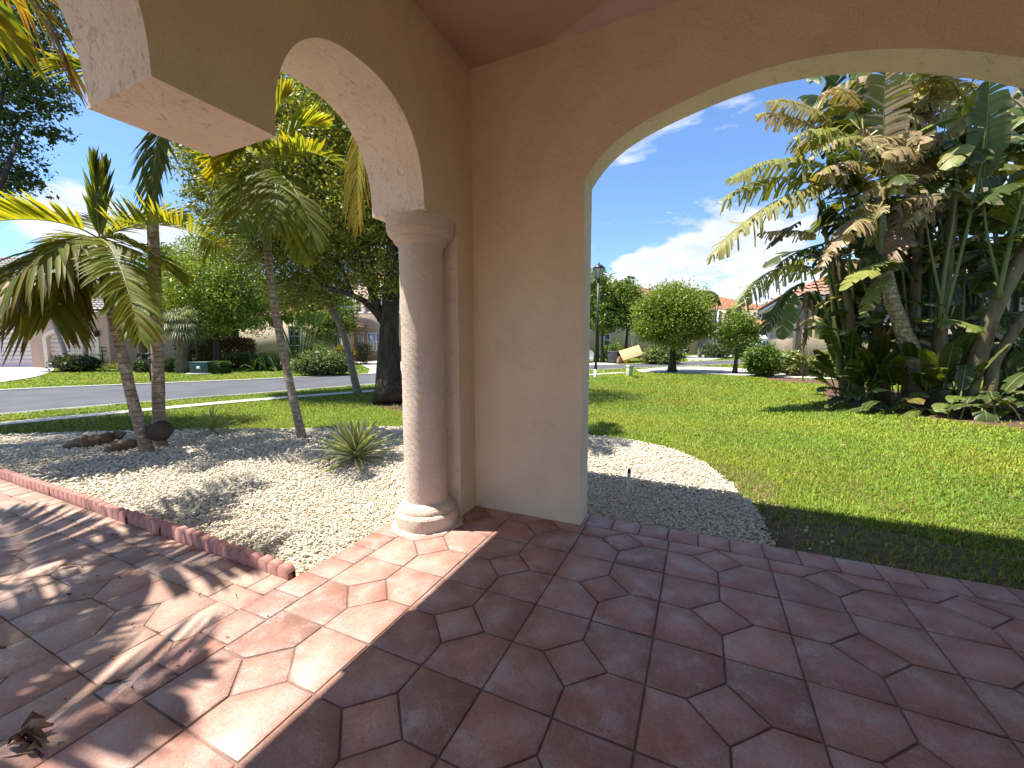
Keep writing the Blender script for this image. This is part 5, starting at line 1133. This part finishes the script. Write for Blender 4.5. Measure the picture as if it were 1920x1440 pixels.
def panel_door(H, x0, x1, z1, y, mat, rows=8, arch=0.0):
    m = MB(); n = 28; hgt = z1/rows; mid = (x0+x1)/2; hw = (x1-x0)/2
    tp = lambda x: z1 + arch*(math.sqrt(max(0, 1-((x-mid)/hw)**2*.999))) if arch else z1
    xs = np.linspace(x0, x1, n+1)
    for r in range(rows+(2 if arch else 0)):
        for i in range(n):
            za, zb = r*hgt+.012, (r+1)*hgt-.012; lim = min(tp(xs[i]), tp(xs[i+1])) if arch else z1
            if za >= lim: continue
            m.box(xs[i], xs[i+1], y-.02, y, za, min(zb, lim))
    for i in range(n): m.box(xs[i], xs[i+1], y-.004, y+.02, 0, min(tp(xs[i]), tp(xs[i+1])) if arch else z1)
    d = H.part(m, 'garage_door', mat)
    return d
def arch_trim(H, x0, x1, zs, rise, wd, y, mat, base=0.0):
    m = MB(); mid = (x0+x1)/2; hw = (x1-x0)/2; th = np.linspace(PI, 0, 26)
    ins = [(mid+hw*math.cos(a), zs+rise*math.sin(a)) for a in th]; outs = [(mid+(hw+wd)*math.cos(a), zs+(rise+wd)*math.sin(a)) for a in th]
    ins = [(x0, base)]+ins+[(x1, base)]; outs = [(x0-wd, base)]+outs+[(x1+wd, base)]
    for i in range(len(ins)-1):
        (a, b_), (c, d), (e, f), (g, h) = ins[i], ins[i+1], outs[i+1], outs[i]
        m.quad((a, y, b_), (c, y, d), (e, y, f), (g, y, h)); m.quad((a, y, b_), (a, y+.3, b_), (c, y+.3, d), (c, y, d)); m.quad((g, y, h), (e, y, f), (e, y+.3, f), (g, y+.3, h))
    m.box(mid-.14, mid+.14, y-.04, y+.05, zs+rise-.03, zs+rise+wd+.10)
    return H.part(m, 'door_trim', mat)
# pink house with two garages
H = House('pink_house', 'pink stucco house with grey tiled roof and arched garage door across the street', 132, 28.7)
x0, x1 = H.X(57), H.X(205); ze = H.Z(586)
m = MB(); dx0, dx1, zs, rs = H.X(89), H.X(180), 2.05, .55
xs = [x0]+list(np.linspace(dx0, dx1, 24))+[x1]; mid = (dx0+dx1)/2; hw = (dx1-dx0)/2
for i in range(len(xs)-1):
    zb = [(zs+rs*math.sqrt(max(0, 1-((x-mid)/hw)**2)) if dx0 < x < dx1 else (zs if i not in (0, len(xs)-2) else 0)) for x in (xs[i], xs[i+1])]
    m.quad((xs[i], 0, zb[0]), (xs[i+1], 0, zb[1]), (xs[i+1], 0, ze), (xs[i], 0, ze))
m.quad((x1, 0, 0), (x1, 8, 0), (x1, 8, ze), (x1, 0, ze)); m.quad((x0, 0, 0), (x0, .9, 0), (x0, .9, ze), (x0, 0, ze)); m.quad((x0, 8, 0), (x1, 8, 0), (x1, 8, ze), (x0, 8, ze))
H.part(m, 'wall', 'pinkwall')
m = MB(); m.box(x0-.12, x1+.12, -.12, .02, ze-.30, ze+.14); m.box(x1, x1+.12, .02, 8, ze-.30, ze+.14); H.part(m, 'frieze', 'trim')
arch_trim(H, dx0, dx1, zs, rs, .26, -.07, 'trim'); panel_door(H, dx0, dx1, 2.1, .16, 'garage', 7, .48)
H.roof(x0-.5, x1+.45, -.45, 8.2, ze+.15, 1.55, 'tile_grey', (.27, .25, .245), pitch=.34, course=.42, amp=.075)
xa, xb = H.X(-170), H.X(57)
m = MB(); d0, d1 = H.X(-100), H.X(46)
m.quad((xa, .9, 0), (d0, .9, 0), (d0, .9, ze), (xa, .9, ze)); m.quad((d1, .9, 0), (xb, .9, 0), (xb, .9, ze), (d1, .9, ze)); m.quad((d0, .9, 2.45), (d1, .9, 2.45), (d1, .9, ze), (d0, .9, ze)); H.part(m, 'wing_wall', 'pinkwall')
m = MB(); m.box(d1, d1+.2, .82, 1.1, 0, 2.65); m.box(d0-.2, d1, .82, 1.1, 2.45, 2.65); H.part(m, 'door_trim', 'trim'); panel_door(H, d0, d1, 2.45, 1.02, 'garage_w', 8)
m = MB(); ln = H.X(187); m.box(ln-.05, ln+.05, -.06, 0, 1.7+.55, 2.05+.55); m.lathe([(.02, 2.16), (.09, 2.2), (.11, 2.48), (.16, 2.5), (.03, 2.64)], (ln, -.2), 10); H.part(m, 'wall_lantern', 'black')
zu = H.Z(528, 2.5); ux0, ux1 = H.X(-330), H.X(152)*1.08
H.box('upper_wall', 'pinkwall', ux0, ux1, 2.6, 11, 2.5, zu)
H.roof(ux0-.5, ux1+.5, 2.0, 11.6, zu+.02, 2.6, 'tile_grey', (.30, .27, .26), pitch=.34, course=.42, amp=.075)
H.window(H.X(84)*1.08, H.X(98)*1.08, H.Z(565, 2.5), H.Z(535, 2.5), 2.6, pane='blind'); H.window(H.X(20)*1.08, H.X(50)*1.08, H.Z(562, 2.5), H.Z(530, 2.5), 2.6, mull=(2, 2))
m = MB(); yy = 2.4; m.box(x1-.0+.002, x1+.06, yy, yy+.5, 1.0, 2.5); H.part(m, 'side_window', 'dark')
m = MB(); m.box(x1+.002, x1+.05, 6.6, 7.5, 0, 2.4); H.part(m, 'side_door', 'dark')
# beige two-storey house
H = House('beige_house', 'beige two storey house with white windows seen between palm trunk and column', 700, 40)
a0, a1 = H.X(664), H.X(860); zt = H.Z(520)
H.box('wall', 'peachwall', a0, a1, 0, 9, 0, zt); H.roof(a0-.5, a1+.5, -.5, 9.5, zt+.02, 2.2, 'tile_red', (.36, .17, .11))
m = MB(); m.box(a0-.03, a1+.03, -.07, 0, H.Z(589), H.Z(585)); H.part(m, 'string_course', 'trim')
for wx in ((671.5, 679), (688.5, 701.5), (704, 717)): H.window(H.X(wx[0]), H.X(wx[1]), H.Z(585.5), H.Z(562), 0, mull=(1, 2), pane='glass' if wx[0] < 675 else 'blind')
H.window(H.X(691), H.X(704.5), H.Z(656), H.Z(625), 0, mull=(3, 2), pane='blind'); H.window(H.X(707), H.X(720), H.Z(656), H.Z(625), 0, mull=(3, 2), pane='blind'); H.window(H.X(674), H.X(681), H.Z(648), H.Z(624), 0, pane='blind', frame='trim')
w0, w1 = H.X(470), H.X(664)
zw = H.Z(600); H.box('wing_wall', 'beigewall', w0, w1, -1.6, 7, 0, zw); H.roof(w0-.5, w1+.2, -2.1, 7.4, zw+.02, 1.7, 'tile_red', (.33, .17, .12))
H.window(H.X(560), H.X(580), H.Z(664, -1.6), H.Z(612, -1.6), -1.6, mull=(1, 3), pane='dark')
for q0, q1 in ((641, 645.5), (647.5, 650), (658.5, 663)): H.window(H.X(q0), H.X(q1), H.Z(656, -1.6), H.Z(627, -1.6), -1.6, fr=.1, pane='dark')
m = MB(); hiproof(m, H.X(655), H.X(687), -3.2, 0, H.Z(608.5, -2.5), .62, (.15, .085, .07)); H.part(m, 'porch_roof', 'tile_red', col=True)
m = MB(); m.box(H.X(656), H.X(686), -3.1, -.01, H.Z(611.5, -2.5), H.Z(608.8, -2.5)); m.box(H.X(664), H.X(669.5), -3.0, -2.6, 0, H.Z(611.6, -2.5)); H.part(m, 'porch_post', 'trim')
# beige house behind the lamp post
H = House('beige_villa', 'pale beige villa wall behind the lamp post and street trees', 1160, 45)
a0, a1 = H.X(1040), H.X(1268); zt = H.Z(560)
H.box('wall', 'beigewall', a0, a1, 0, 10, 0, zt); H.roof(a0-.5, a1+.5, -.5, 10.5, zt+.02, 2.2, 'tile_red', (.38, .19, .12)); H.window(H.X(1133), H.X(1142.5), H.Z(648), H.Z(628), 0, mull=(1, 2))
m = MB()
for q in (1154.5, 1195): m.tube([(H.X(q), -.06, 0), (H.X(q), -.06, zt)], .05, 6)
H.part(m, 'downspout', 'trim', smooth=True); m = MB(); m.box(H.X(1183), H.X(1186), -.05, 0, .6, 2.2); H.part(m, 'meter_box', 'trim')
# red roofed house far right
H = House('red_roofed_house', 'far two storey house with orange red tiled hip roof and shuttered window', 1390, 58)
zt = H.Z(583); H.box('wall', 'peachwall', H.X(1335), H.X(1438), 0, 9, 0, zt); H.roof(H.X(1290), H.X(1445), -.6, 12.4, zt, 2.5, 'tile_red', (.50, .20, .105), pitch=.4, course=.5, amp=.08)
H.box('wing_wall', 'peachwall', H.X(1292), H.X(1335), 2, 9, 0, zt)
H.window(H.X(1415.5), H.X(1424), H.Z(597), H.Z(588.5), 0, mull=(2, 1))
m = MB()
for q in (1409.5, 1426.5): m.box(H.X(q), H.X(q+4), -.06, 0, H.Z(597.5), H.Z(588)); 
H.part(m, 'shutter', 'blind'); H.window(H.X(1338), H.X(1350), H.Z(612), H.Z(592), 0, mull=(2, 1))
m = MB(); m.box(H.X(1334), H.X(1354), -1.4, 0, H.Z(618), H.Z(614)); m.box(H.X(1334), H.X(1336), -1.4, -1.2, 0, H.Z(585)); m.box(H.X(1352), H.X(1354), -1.4, -1.2, 0, H.Z(614.2)); H.part(m, 'balcony', 'white')
H.box('garage_wall', 'white', H.X(1400), H.X(1452), -4, -.01, 0, H.Z(622, -4)); m = MB(); tiles(m, (H.X(1396), -4.5, H.Z(622, -4)), (H.X(1456), -4.5, H.Z(622, -4)), (H.X(1450), -.05, H.Z(600)), (H.X(1402), -.05, H.Z(600)), (.50, .22, .12), pitch=.4, course=.5, amp=.08); H.part(m, 'garage_roof', 'tile_red', col=True)
# neighbour house: axis-aligned with the porch
nb = thing('neighbour_house', 'cream neighbour house with orange tiled roof, white gutter and downspout behind the shrubs', 'house', (4.13, 23.9, -.13))
m = MB(); m.box(4.13, 30, 23.9, 32.5, -.13, 3.55); m.build('wall', M['beigewall'], nb)
m = MB(); m.box(3.62, 30.3, 23.775, 23.888, 3.50, 3.68); m.box(3.50, 3.62, 23.775, 33.0, 3.50, 3.68); m.build('gutter', M['white'], nb)
m = MB(); m.box(3.62, 30.2, 23.888, 32.9, 3.552, 3.60); m.build('eave', M['trim'], nb)
m = MB(); m.tube([(4.0, 23.68, 3.5), (4.05, 23.75, 3.3), (4.06, 23.83, 3.1), (4.06, 23.83, .05)], .055, 8); m.build('downspout', M['white'], nb, smooth=True)
m = MB(); hiproof(m, 3.45, 31, 23.76, 33.1, 3.69, 2.3, (.42, .225, .145), pitch=.34, course=.42, amp=.07); m.build('roof', M['tile_red'], nb, col=True)
for cx in (13.0, 17.5):
    m = MB(); m.box(cx-.75, cx+.75, 23.82, 23.9, 1.0, 1.1); m.box(cx-.75, cx+.75, 23.82, 23.9, 2.5, 2.6); m.box(cx-.75, cx-.65, 23.82, 23.9, 1.1, 2.5); m.box(cx+.65, cx+.75, 23.82, 23.9, 1.1, 2.5); m.box(cx-.03, cx+.03, 23.835, 23.89, 1.1, 2.5)
    f = m.build('window', M['white'], nb); m = MB(); m.box(cx-.65, cx+.65, 23.86, 23.88, 1.1, 2.5); m.build('pane', M['glass'], f)

# ------------------------------------------------------------------ street furniture and small things
lp = hx(1117.5, 19.2, -.13)
t = thing('street_lamp', 'tall black street lamp with lantern head and white base sleeve on the lawn', 'street lamp', lp)
m = MB(); ztop = 4.55; m.tube([lp, lp+[.06, .02, ztop]], [.06, .042], 12); m.lathe([(.075, .30), (.085, .34), (.05, .42)], tuple(lp[:2]), 12); m.build('pole', M['black'], t, smooth=True)
m = MB(); m.lathe([(.075, -.02+lp[2]+.0), (.075, lp[2]+.40), (.05, lp[2]+.405)], tuple(lp[:2]), 14); m.build('base_sleeve', M['white'], t, smooth=True)
tc_ = lp+np.array([.06, .02, ztop]); m = MB(); m.lathe([(.05, tc_[2]-.03), (.10, tc_[2]+.02), (.13, tc_[2]+.05)], tuple(tc_[:2]), 6); m.lathe([(.29, tc_[2]+.50), (.30, tc_[2]+.53), (.17, tc_[2]+.64), (.06, tc_[2]+.70), (.03, tc_[2]+.78), (.0, tc_[2]+.80)], tuple(tc_[:2]), 6)
for k in range(6):
    a = k*PI/3; d = np.array([math.cos(a), math.sin(a), 0]); m.tube([tc_+d*.13+[0, 0, .05], tc_+d*.275+[0, 0, .5]], .014, 5)
m.build('lantern', M['black'], t); m = MB(); m.lathe([(.11, tc_[2]+.05), (.25, tc_[2]+.495)], tuple(tc_[:2]), 6); m.build('lamp_glass', M['lampglass'], t)
pz = hx(1181, 19.9, -.13); m = MB(); mt = Matrix.Translation(Vector(pz)) @ Matrix.Rotation(YAW+.35, 4, 'Z') @ Matrix.Rotation(.08, 4, 'Y')
m.box(-.12, .12, -.12, .12, 0, .42, M=mt); m.box(-.135, .135, -.135, .135, .42, .56, M=mt)
tag(m.build('utility_pedestal', M['pedestal'], bevel=.012), 'pale green utility pedestal leaning on the lawn near the lamp', 'utility box')
kz = hx(1132, 19.0, -.13); m = MB(); m.tube([kz, kz+[.02, 0, .38]], .012, 6); tag(m.build('marker_stake', M['pedestal']), 'thin pale marker stake in the grass right of the lamp base', 'stake')
uz = hx(378, 22.3, -.13); mt = Matrix.Translation(Vector(uz)) @ Matrix.Rotation(YAW+.1, 4, 'Z')
t = thing('utility_box', 'dark green transformer box on a concrete pad across the street', 'utility box', uz)
m = MB(); m.box(-.46, .46, -.40, .40, .08, .62, M=mt); m.box(-.48, .48, -.43, .42, .62, .68, M=mt); m.build('cabinet', M['util'], t, bevel=.02); m = MB(); m.box(-.62, .62, -.55, .55, 0, .08, M=mt); m.build('pad', M['concrete'], t)
m = MB(); m.box(-.10, .10, -.425, -.415, .30, .44, M=mt); m.build('label_plate', M['white'], t)
def mailbox(label, px, D, boxes, h):
    b0 = hx(px, D, -.13); t = thing('mailbox', label, 'mailbox', b0); rt = np.array([AR[0], AR[1], 0])
    m = MB(); m.tube([b0, b0+[0, 0, h+.22]], .05, 8); m.lathe([(.06, b0[2]+h+.22), (.03, b0[2]+h+.3), (.0, b0[2]+h+.36)], tuple(b0[:2]), 8); m.tube([b0+[0, 0, h-.14]-rt*.35, b0+[0, 0, h-.14]+rt*.35], .035, 6); m.build('post', M['black'], t)
    for o in boxes:
        mt = Matrix.Translation(Vector(b0+rt*o+[0, 0, h-.1])) @ Matrix.Rotation(YAW, 4, 'Z'); m = MB()
        a = np.linspace(0, PI, 9); pr = [(-.11, 0)]+[(-.11*math.cos(q), .13+.09*math.sin(q)) for q in a]+[(.11, 0)]; k = len(pr)
        V = np.array([(x, y, z) for y in (-.22, .22) for x, z in pr]); V = V @ np.array(mt.to_3x3()).T+np.array(mt.translation); q = np.arange(k); i = m._add(V); m.q.append(np.stack([q, (q+1) % k, (q+1) % k+k, q+k], -1)+i); m.poly += [q+i, q[::-1]+k+i]
        m.build('box', M['black'], t)
mailbox('black post with two mailboxes at the far kerb left of the tall palm trunk', 278, 17.9, (-.24, .20), 1.12)
mailbox('black mailbox post behind the round clipped tree trunk', 1283.5, 35, (-.28, .28), 1.0)
# kerbside waste
bz = hx(1149.5, 32.6, -.13); t = thing('wheeled_bin', 'dark grey wheeled bin with open lid at the kerb', 'bin', bz)
mt = Matrix.Translation(Vector(bz)) @ Matrix.Rotation(YAW-.25, 4, 'Z')
def frustum(m, a, b_, z0, z1, mt):
    V = np.array([(x*s, y*s, z) for z, s in ((z0, a), (z1, b_)) for x, y in ((-1, -1), (1, -1), (1, 1), (-1, 1))]); V = V @ np.array(mt.to_3x3()).T+np.array(mt.translation)
    m.arr(V, Q=[[0, 3, 2, 1], [4, 5, 6, 7], [0, 1, 5, 4], [1, 2, 6, 5], [2, 3, 7, 6], [3, 0, 4, 7]])
m = MB(); frustum(m, .30, .38, .06, .98, mt); m.box(-.42, .42, -.42, .42, .94, 1.0, M=mt); m.build('body', M['greybin'], t, bevel=.02)
m = MB(); m2 = mt @ Matrix.Translation((0, .40, 1.0)) @ Matrix.Rotation(rad(38), 4, 'X'); m.box(-.42, .42, -.84, 0, 0, .05, M=m2); m.build('lid', M['black'], t)
m = MB(); m.tube([np.array(mt @ Vector((-.36, .34, .12))), np.array(mt @ Vector((-.30, .34, .12)))], .12, 12); m.tube([np.array(mt @ Vector((.30, .34, .12))), np.array(mt @ Vector((.36, .34, .12)))], .12, 12); m.build('wheel', M['rubber'], t)
cz = at(1183, 662, 32.2); mt = Matrix.Translation(Vector(cz)) @ Matrix.Rotation(YAW, 4, 'Z') @ Matrix.Rotation(rad(-17), 4, 'Y') @ Matrix.Rotation(rad(58), 4, 'X')
m = MB(); m.box(-.82, .82, -.46, .46, -.06, .06, M=mt); tag(m.build('cardboard_sheet', M['card'], bevel=.006), 'large flattened tan cardboard carton leaning on the kerb pile', 'cardboard')
rz_ = hx(1163.5, 32.2, -.13); mt = Matrix.Translation(Vector(rz_)) @ Matrix.Rotation(YAW+.3, 4, 'Z'); m = MB(); m.box(-.27, .25, -.2, .2, 0, .42, M=mt); m.box(-.2, .26, -.17, .2, .425, .58, M=mt @ Matrix.Rotation(.2, 4, 'Z')); tag(m.build('carton', M['redcard'], bevel=.01), 'reddish brown cartons stacked between bin and yellow bag', 'carton')
yz = hx(1174, 32.0, -.13); m = MB(); m.lathe([(.0, yz[2]), (.15, yz[2]+.02), (.18, yz[2]+.18), (.15, yz[2]+.33), (.05, yz[2]+.38), (0, yz[2]+.39)], tuple(yz[:2]), 10); tag(m.build('yellow_bag', M['yellow'], smooth=True), 'small bright yellow bag beside the cartons at the kerb', 'bag')
kb = hx(746, 37, -.13); mt = Matrix.Translation(Vector(kb)) @ Matrix.Rotation(YAW, 4, 'Z'); t = thing('black_bin', 'black bin on the driveway between dark tree trunk and column', 'bin', kb); m = MB(); frustum(m, .42, .52, .05, 1.35, mt); m.build('body', M['black'], t, bevel=.02); m = MB(); m.box(-.56, .56, -.56, .56, 1.35, 1.45, M=mt); m.build('lid', M['black'], t, bevel=.02)
# white van (built once, copied for the second)
def van(label, loc, rot):
    t = thing('white_van', label, 'van', loc, rot, 'white vans parked in the driveways'); m = MB()
    prof = [(-2.3, .35), (-2.35, .75), (-2.3, 1.15), (-2.05, 1.85), (-1.9, 1.98), (.75, 2.0), (1.0, 1.9), (1.55, 1.22), (2.25, 1.02), (2.42, .8), (2.4, .35)]
    def hull(m, p, w0, w1, zb=1.15):
        k = len(p); rows = []
        for s in (-1, 1): rows.append([(x, s*(w0 if z <= zb else w0+(w1-w0)*(z-zb)/(2-zb)), z) for x, z in p])
        i = m._add(np.array(rows[0]+rows[1])); q = np.arange(k); m.q.append(np.stack([q, (q+1) % k, (q+1) % k+k, q+k], -1)+i); m.poly += [q+i, q[::-1]+k+i]
    hull(m, prof, .92, .78); m.build('body', M['carpaint'], t, local=True, bevel=.03)
    for s in (-1, 1):
        for a, b_ in ((-1.85, -.75), (-.65, .30), (.38, .98)):
            m = MB(); z0, z1 = 1.22, 1.80; f0 = .93+(-.14)*(z0-1.15)/.85; f1 = .93-.14*(z1-1.15)/.85
            m.quad((a, s*f0, z0), (b_+(.22 if b_ > .9 else 0), s*f0, z0), (b_-(.05 if b_ > .9 else 0), s*f1, z1), (a+.05, s*f1, z1)); m.build('side_window', M['glass'], t, local=True)
        for x in (-1.45, 1.5):
            m = MB(); m.tube([(x, s*.74, .34), (x, s*.945, .34)], .34, 20); wl = m.build('wheel', M['rubber'], t, local=True, smooth=True); m = MB(); m.tube([(x, s*.90, .34), (x, s*.955, .34)], .2, 14); m.build('rim', M['white'], wl, local=True)
        m = MB(); m.box(-2.36, -2.26, s*.62-.12, s*.62+.12, .85, 1.15); m.build('tail_light', M['redcard'], t, local=True)
        m = MB(); m.box(2.2, 2.44, s*.66-.16, s*.66+.16, .72, .90); m.build('headlight', M['lampglass'], t, local=True)
    m = MB(); m.quad((-2.31, -.68, 1.25), (-2.31, .68, 1.25), (-2.09, .62, 1.80), (-2.09, -.62, 1.80)); m.build('rear_window', M['glass'], t, local=True)
    m = MB(); m.quad((1.57, -.74, 1.26), (1.57, .74, 1.26), (1.10, .66, 1.80), (1.10, -.66, 1.80)); m.build('windscreen', M['glass'], t, local=True)
    return t
v1 = van('white van parked behind the leafy shrub left of the neighbour house', hx(1436, 38, -.115), YAW+.12)
def copy_tree(o, parent=None):
    c = o.copy(); COL.objects.link(c); c.parent = parent
    for ch in list(o.children): copy_tree(ch, c)
    return c
v2 = copy_tree(v1); v2.location = Vector(tuple(hx(1053, 33.5, -.115))); v2['label'] = 'white van end just showing between the arch pillar and lamp post'
# sprinkler riser in the right gravel
sp = np.array([-.60, 3.99, -.04]); t = thing('sprinkler', 'white sprinkler riser with black nozzle standing in the gravel by the pillar', 'sprinkler', sp)
m = MB(); m.tube([sp, sp+[.005, 0, .205]], .0135, 12); m.tube([sp+[.005, 0, .20], sp+[.007, 0, .262]], .0165, 12); m.tube([sp+[.005, 0, .198], sp+[.005, 0, .204]], .0185, 12); m.build('pipe', M['pvc'], t, smooth=True); m = MB(); m.tube([sp+[.007, 0, .262], sp+[.008, 0, .302]], [.017, .015], 12); m.build('nozzle', M['black'], t, smooth=True)
# dead leaves on the pavers
def dryleaf(label, x, y, ln, wd, rot, col, curl=.3, z=0.006, group=None):
    m = MB(); n = 10; u = np.linspace(0, 1, n); w_ = wd*np.sin(PI*np.clip(u*.96+.02, 0, 1))**.8/2; zc_ = z+curl*ln*(u-.5)**2+R_.normal(size=n)*.003
    V = []
    for s, lift in ((-1, .35), (0, 0), (1, .5)): V.append(np.column_stack([u*ln-ln/2, s*w_+.02*ln*np.sin(u*5), zc_+abs(s)*w_*lift+np.abs(R_.normal(size=n))*.004*abs(s)]))
    V = np.vstack(V); c, s_ = math.cos(rot), math.sin(rot); V = np.column_stack([x+V[:, 0]*c-V[:, 1]*s_, y+V[:, 0]*s_+V[:, 1]*c, np.maximum(V[:, 2], z*.6)]); a = np.arange(n-1)
    m.arr(V, Q=np.vstack([np.stack([a+k*n, a+1+k*n, a+1+(k+1)*n, a+(k+1)*n], -1) for k in (0, 1)]), col=np.array(col)*R_.uniform(.85, 1.15))
    return tag(m.build('dry_leaf', M['dry'], col=True), label, 'leaf', group)
g = gz(38, 1385, 0); t = thing('dead_frond', 'crumpled dark brown dead frond on the pavers at the bottom left corner', 'dead frond', (g[0], g[1], 0))
m = MB()
for i in range(16):
    a = .55+R_.normal()*.35; ln = R_.uniform(.05, .11); p = np.array([g[0]+R_.normal()*.035, g[1]+R_.normal()*.022, .012]); q = p+np.array([math.cos(a)*ln, math.sin(a)*ln, R_.uniform(.0, .035)]); md = (p+q)/2+[0, 0, R_.uniform(.01, .04)]; s = np.array([-math.sin(a), math.cos(a), R_.normal()*.5])*R_.uniform(.006, .018)
    c = np.array((.06, .032, .02))*R_.uniform(.5, 1.6); m.quad(p-s*.4, p+s*.4, md+s, md-s, c); m.quad(md-s, md+s, q+s*.2, q-s*.2, c)
m.build('blade', M['dry'], t, col=True)
for lab, x, y, ln, wd, r, c in [('curled dark brown dry leaf on the sunlit pavers below the driftwood', 128, 1062, .085, .03, .9, (.16, .085, .04)), ('tiny dark purple fallen petal on the pavers at left', 130, 1116, .035, .018, .4, (.035, .028, .06)), ('small green brown twig leaf by the edging blocks', 214, 1005, .07, .022, .5, (.15, .12, .04)),
        ('small pale dry leaf against the foot of the edging', 350, 1013, .045, .022, .3, (.36, .26, .14)), ('thin dark dry leaf along the slab edge at left', 218, 1282, .09, .018, .9, (.12, .07, .04)), ('small white petal on the shaded pavers near the bottom left', 112, 1393, .022, .012, .9, (.75, .70, .66)), ('brown dry leaf near the left frame edge on the pavers', 4, 1217, .05, .02, .4, (.12, .07, .04)), ('brown dry leaf lying on the lawn beyond the gravel tip', 1306, 813, .10, .05, .2, (.20, .11, .05)), ('dark dry leaf on the grass at the gravel border', 1196, 813, .12, .05, .1, (.09, .055, .03)),
        ('pale dry leaf on the lawn left of the wide shadow', 1490, 893, .07, .035, .8, (.34, .23, .11)), ('tan dry leaf in the grass below the clump', 1580, 838, .10, .05, .5, (.36, .27, .15))]:
    p = gz(x, y, 0 if y > 990 else -.07); dryleaf(lab, p[0], p[1], ln, wd, r, c, z=(.004 if y > 990 else -.06))
for i in range(16):
    p = gz(R_.uniform(0, 520), R_.uniform(1040, 1330), 0); dryleaf('tiny brown leaf scrap scattered on the driveway pavers', p[0], p[1], R_.uniform(.010, .022), R_.uniform(.004, .009), R_.uniform(0, 3), (.13, .07, .04), z=.003, group='tiny leaf scraps on the pavers')
lm = MB()
for i in range(420):                                             # dry bits gathered on the bare soil and along the gravel edge
    if i % 2: x, y = R_.uniform(.62, 3.6), R_.uniform(3.45, 4.6)
    else:
        j = R_.integers(9, 16); f = R_.random(); x, y = np.array(GRAV[j])*(1-f)+np.array(GRAV[j+1])*f+np.abs(R_.normal(size=2))*.16
    if inpoly(np.array([x]), np.array([y]), GRAV)[0] or y < 3.42: continue
    a = R_.uniform(0, 2*PI); l = R_.uniform(.012, .045); w_ = R_.uniform(.003, .012); p = np.array([x, y, -.118+R_.uniform(0, .03)]); d = np.array([math.cos(a), math.sin(a), R_.normal()*.25])*l; s_ = np.array([-math.sin(a), math.cos(a), R_.normal()*.3])*w_
    lm.quad(p-d, p+s_, p+d, p-s_, np.array((.26, .17, .09))*R_.uniform(.4, 1.5))
tag(lm.build('leaf_litter', M['dry'], col=True), 'brown dry leaf litter on the bare soil and along the gravel edge', 'leaf litter', kind='stuff')
# loose stones kicked on to the bare soil beside the gravel
xs = R_.uniform(.5, 1.25, 60); ys = R_.uniform(3.45, 4.7, 60); ok = (xs-.5) < R_.random(60)*.75
V, F = stones(np.column_stack([xs[ok], ys[ok], np.full(ok.sum(), -.12)]), np.full(ok.sum(), .017)); tag(mesh('loose_pebbles', V, [F], M['stone'], col=np.tile([.62, .58, .5], (len(V), 1))), 'loose white pebbles strayed on the bare soil beside the gravel', 'pebbles', kind='stuff')
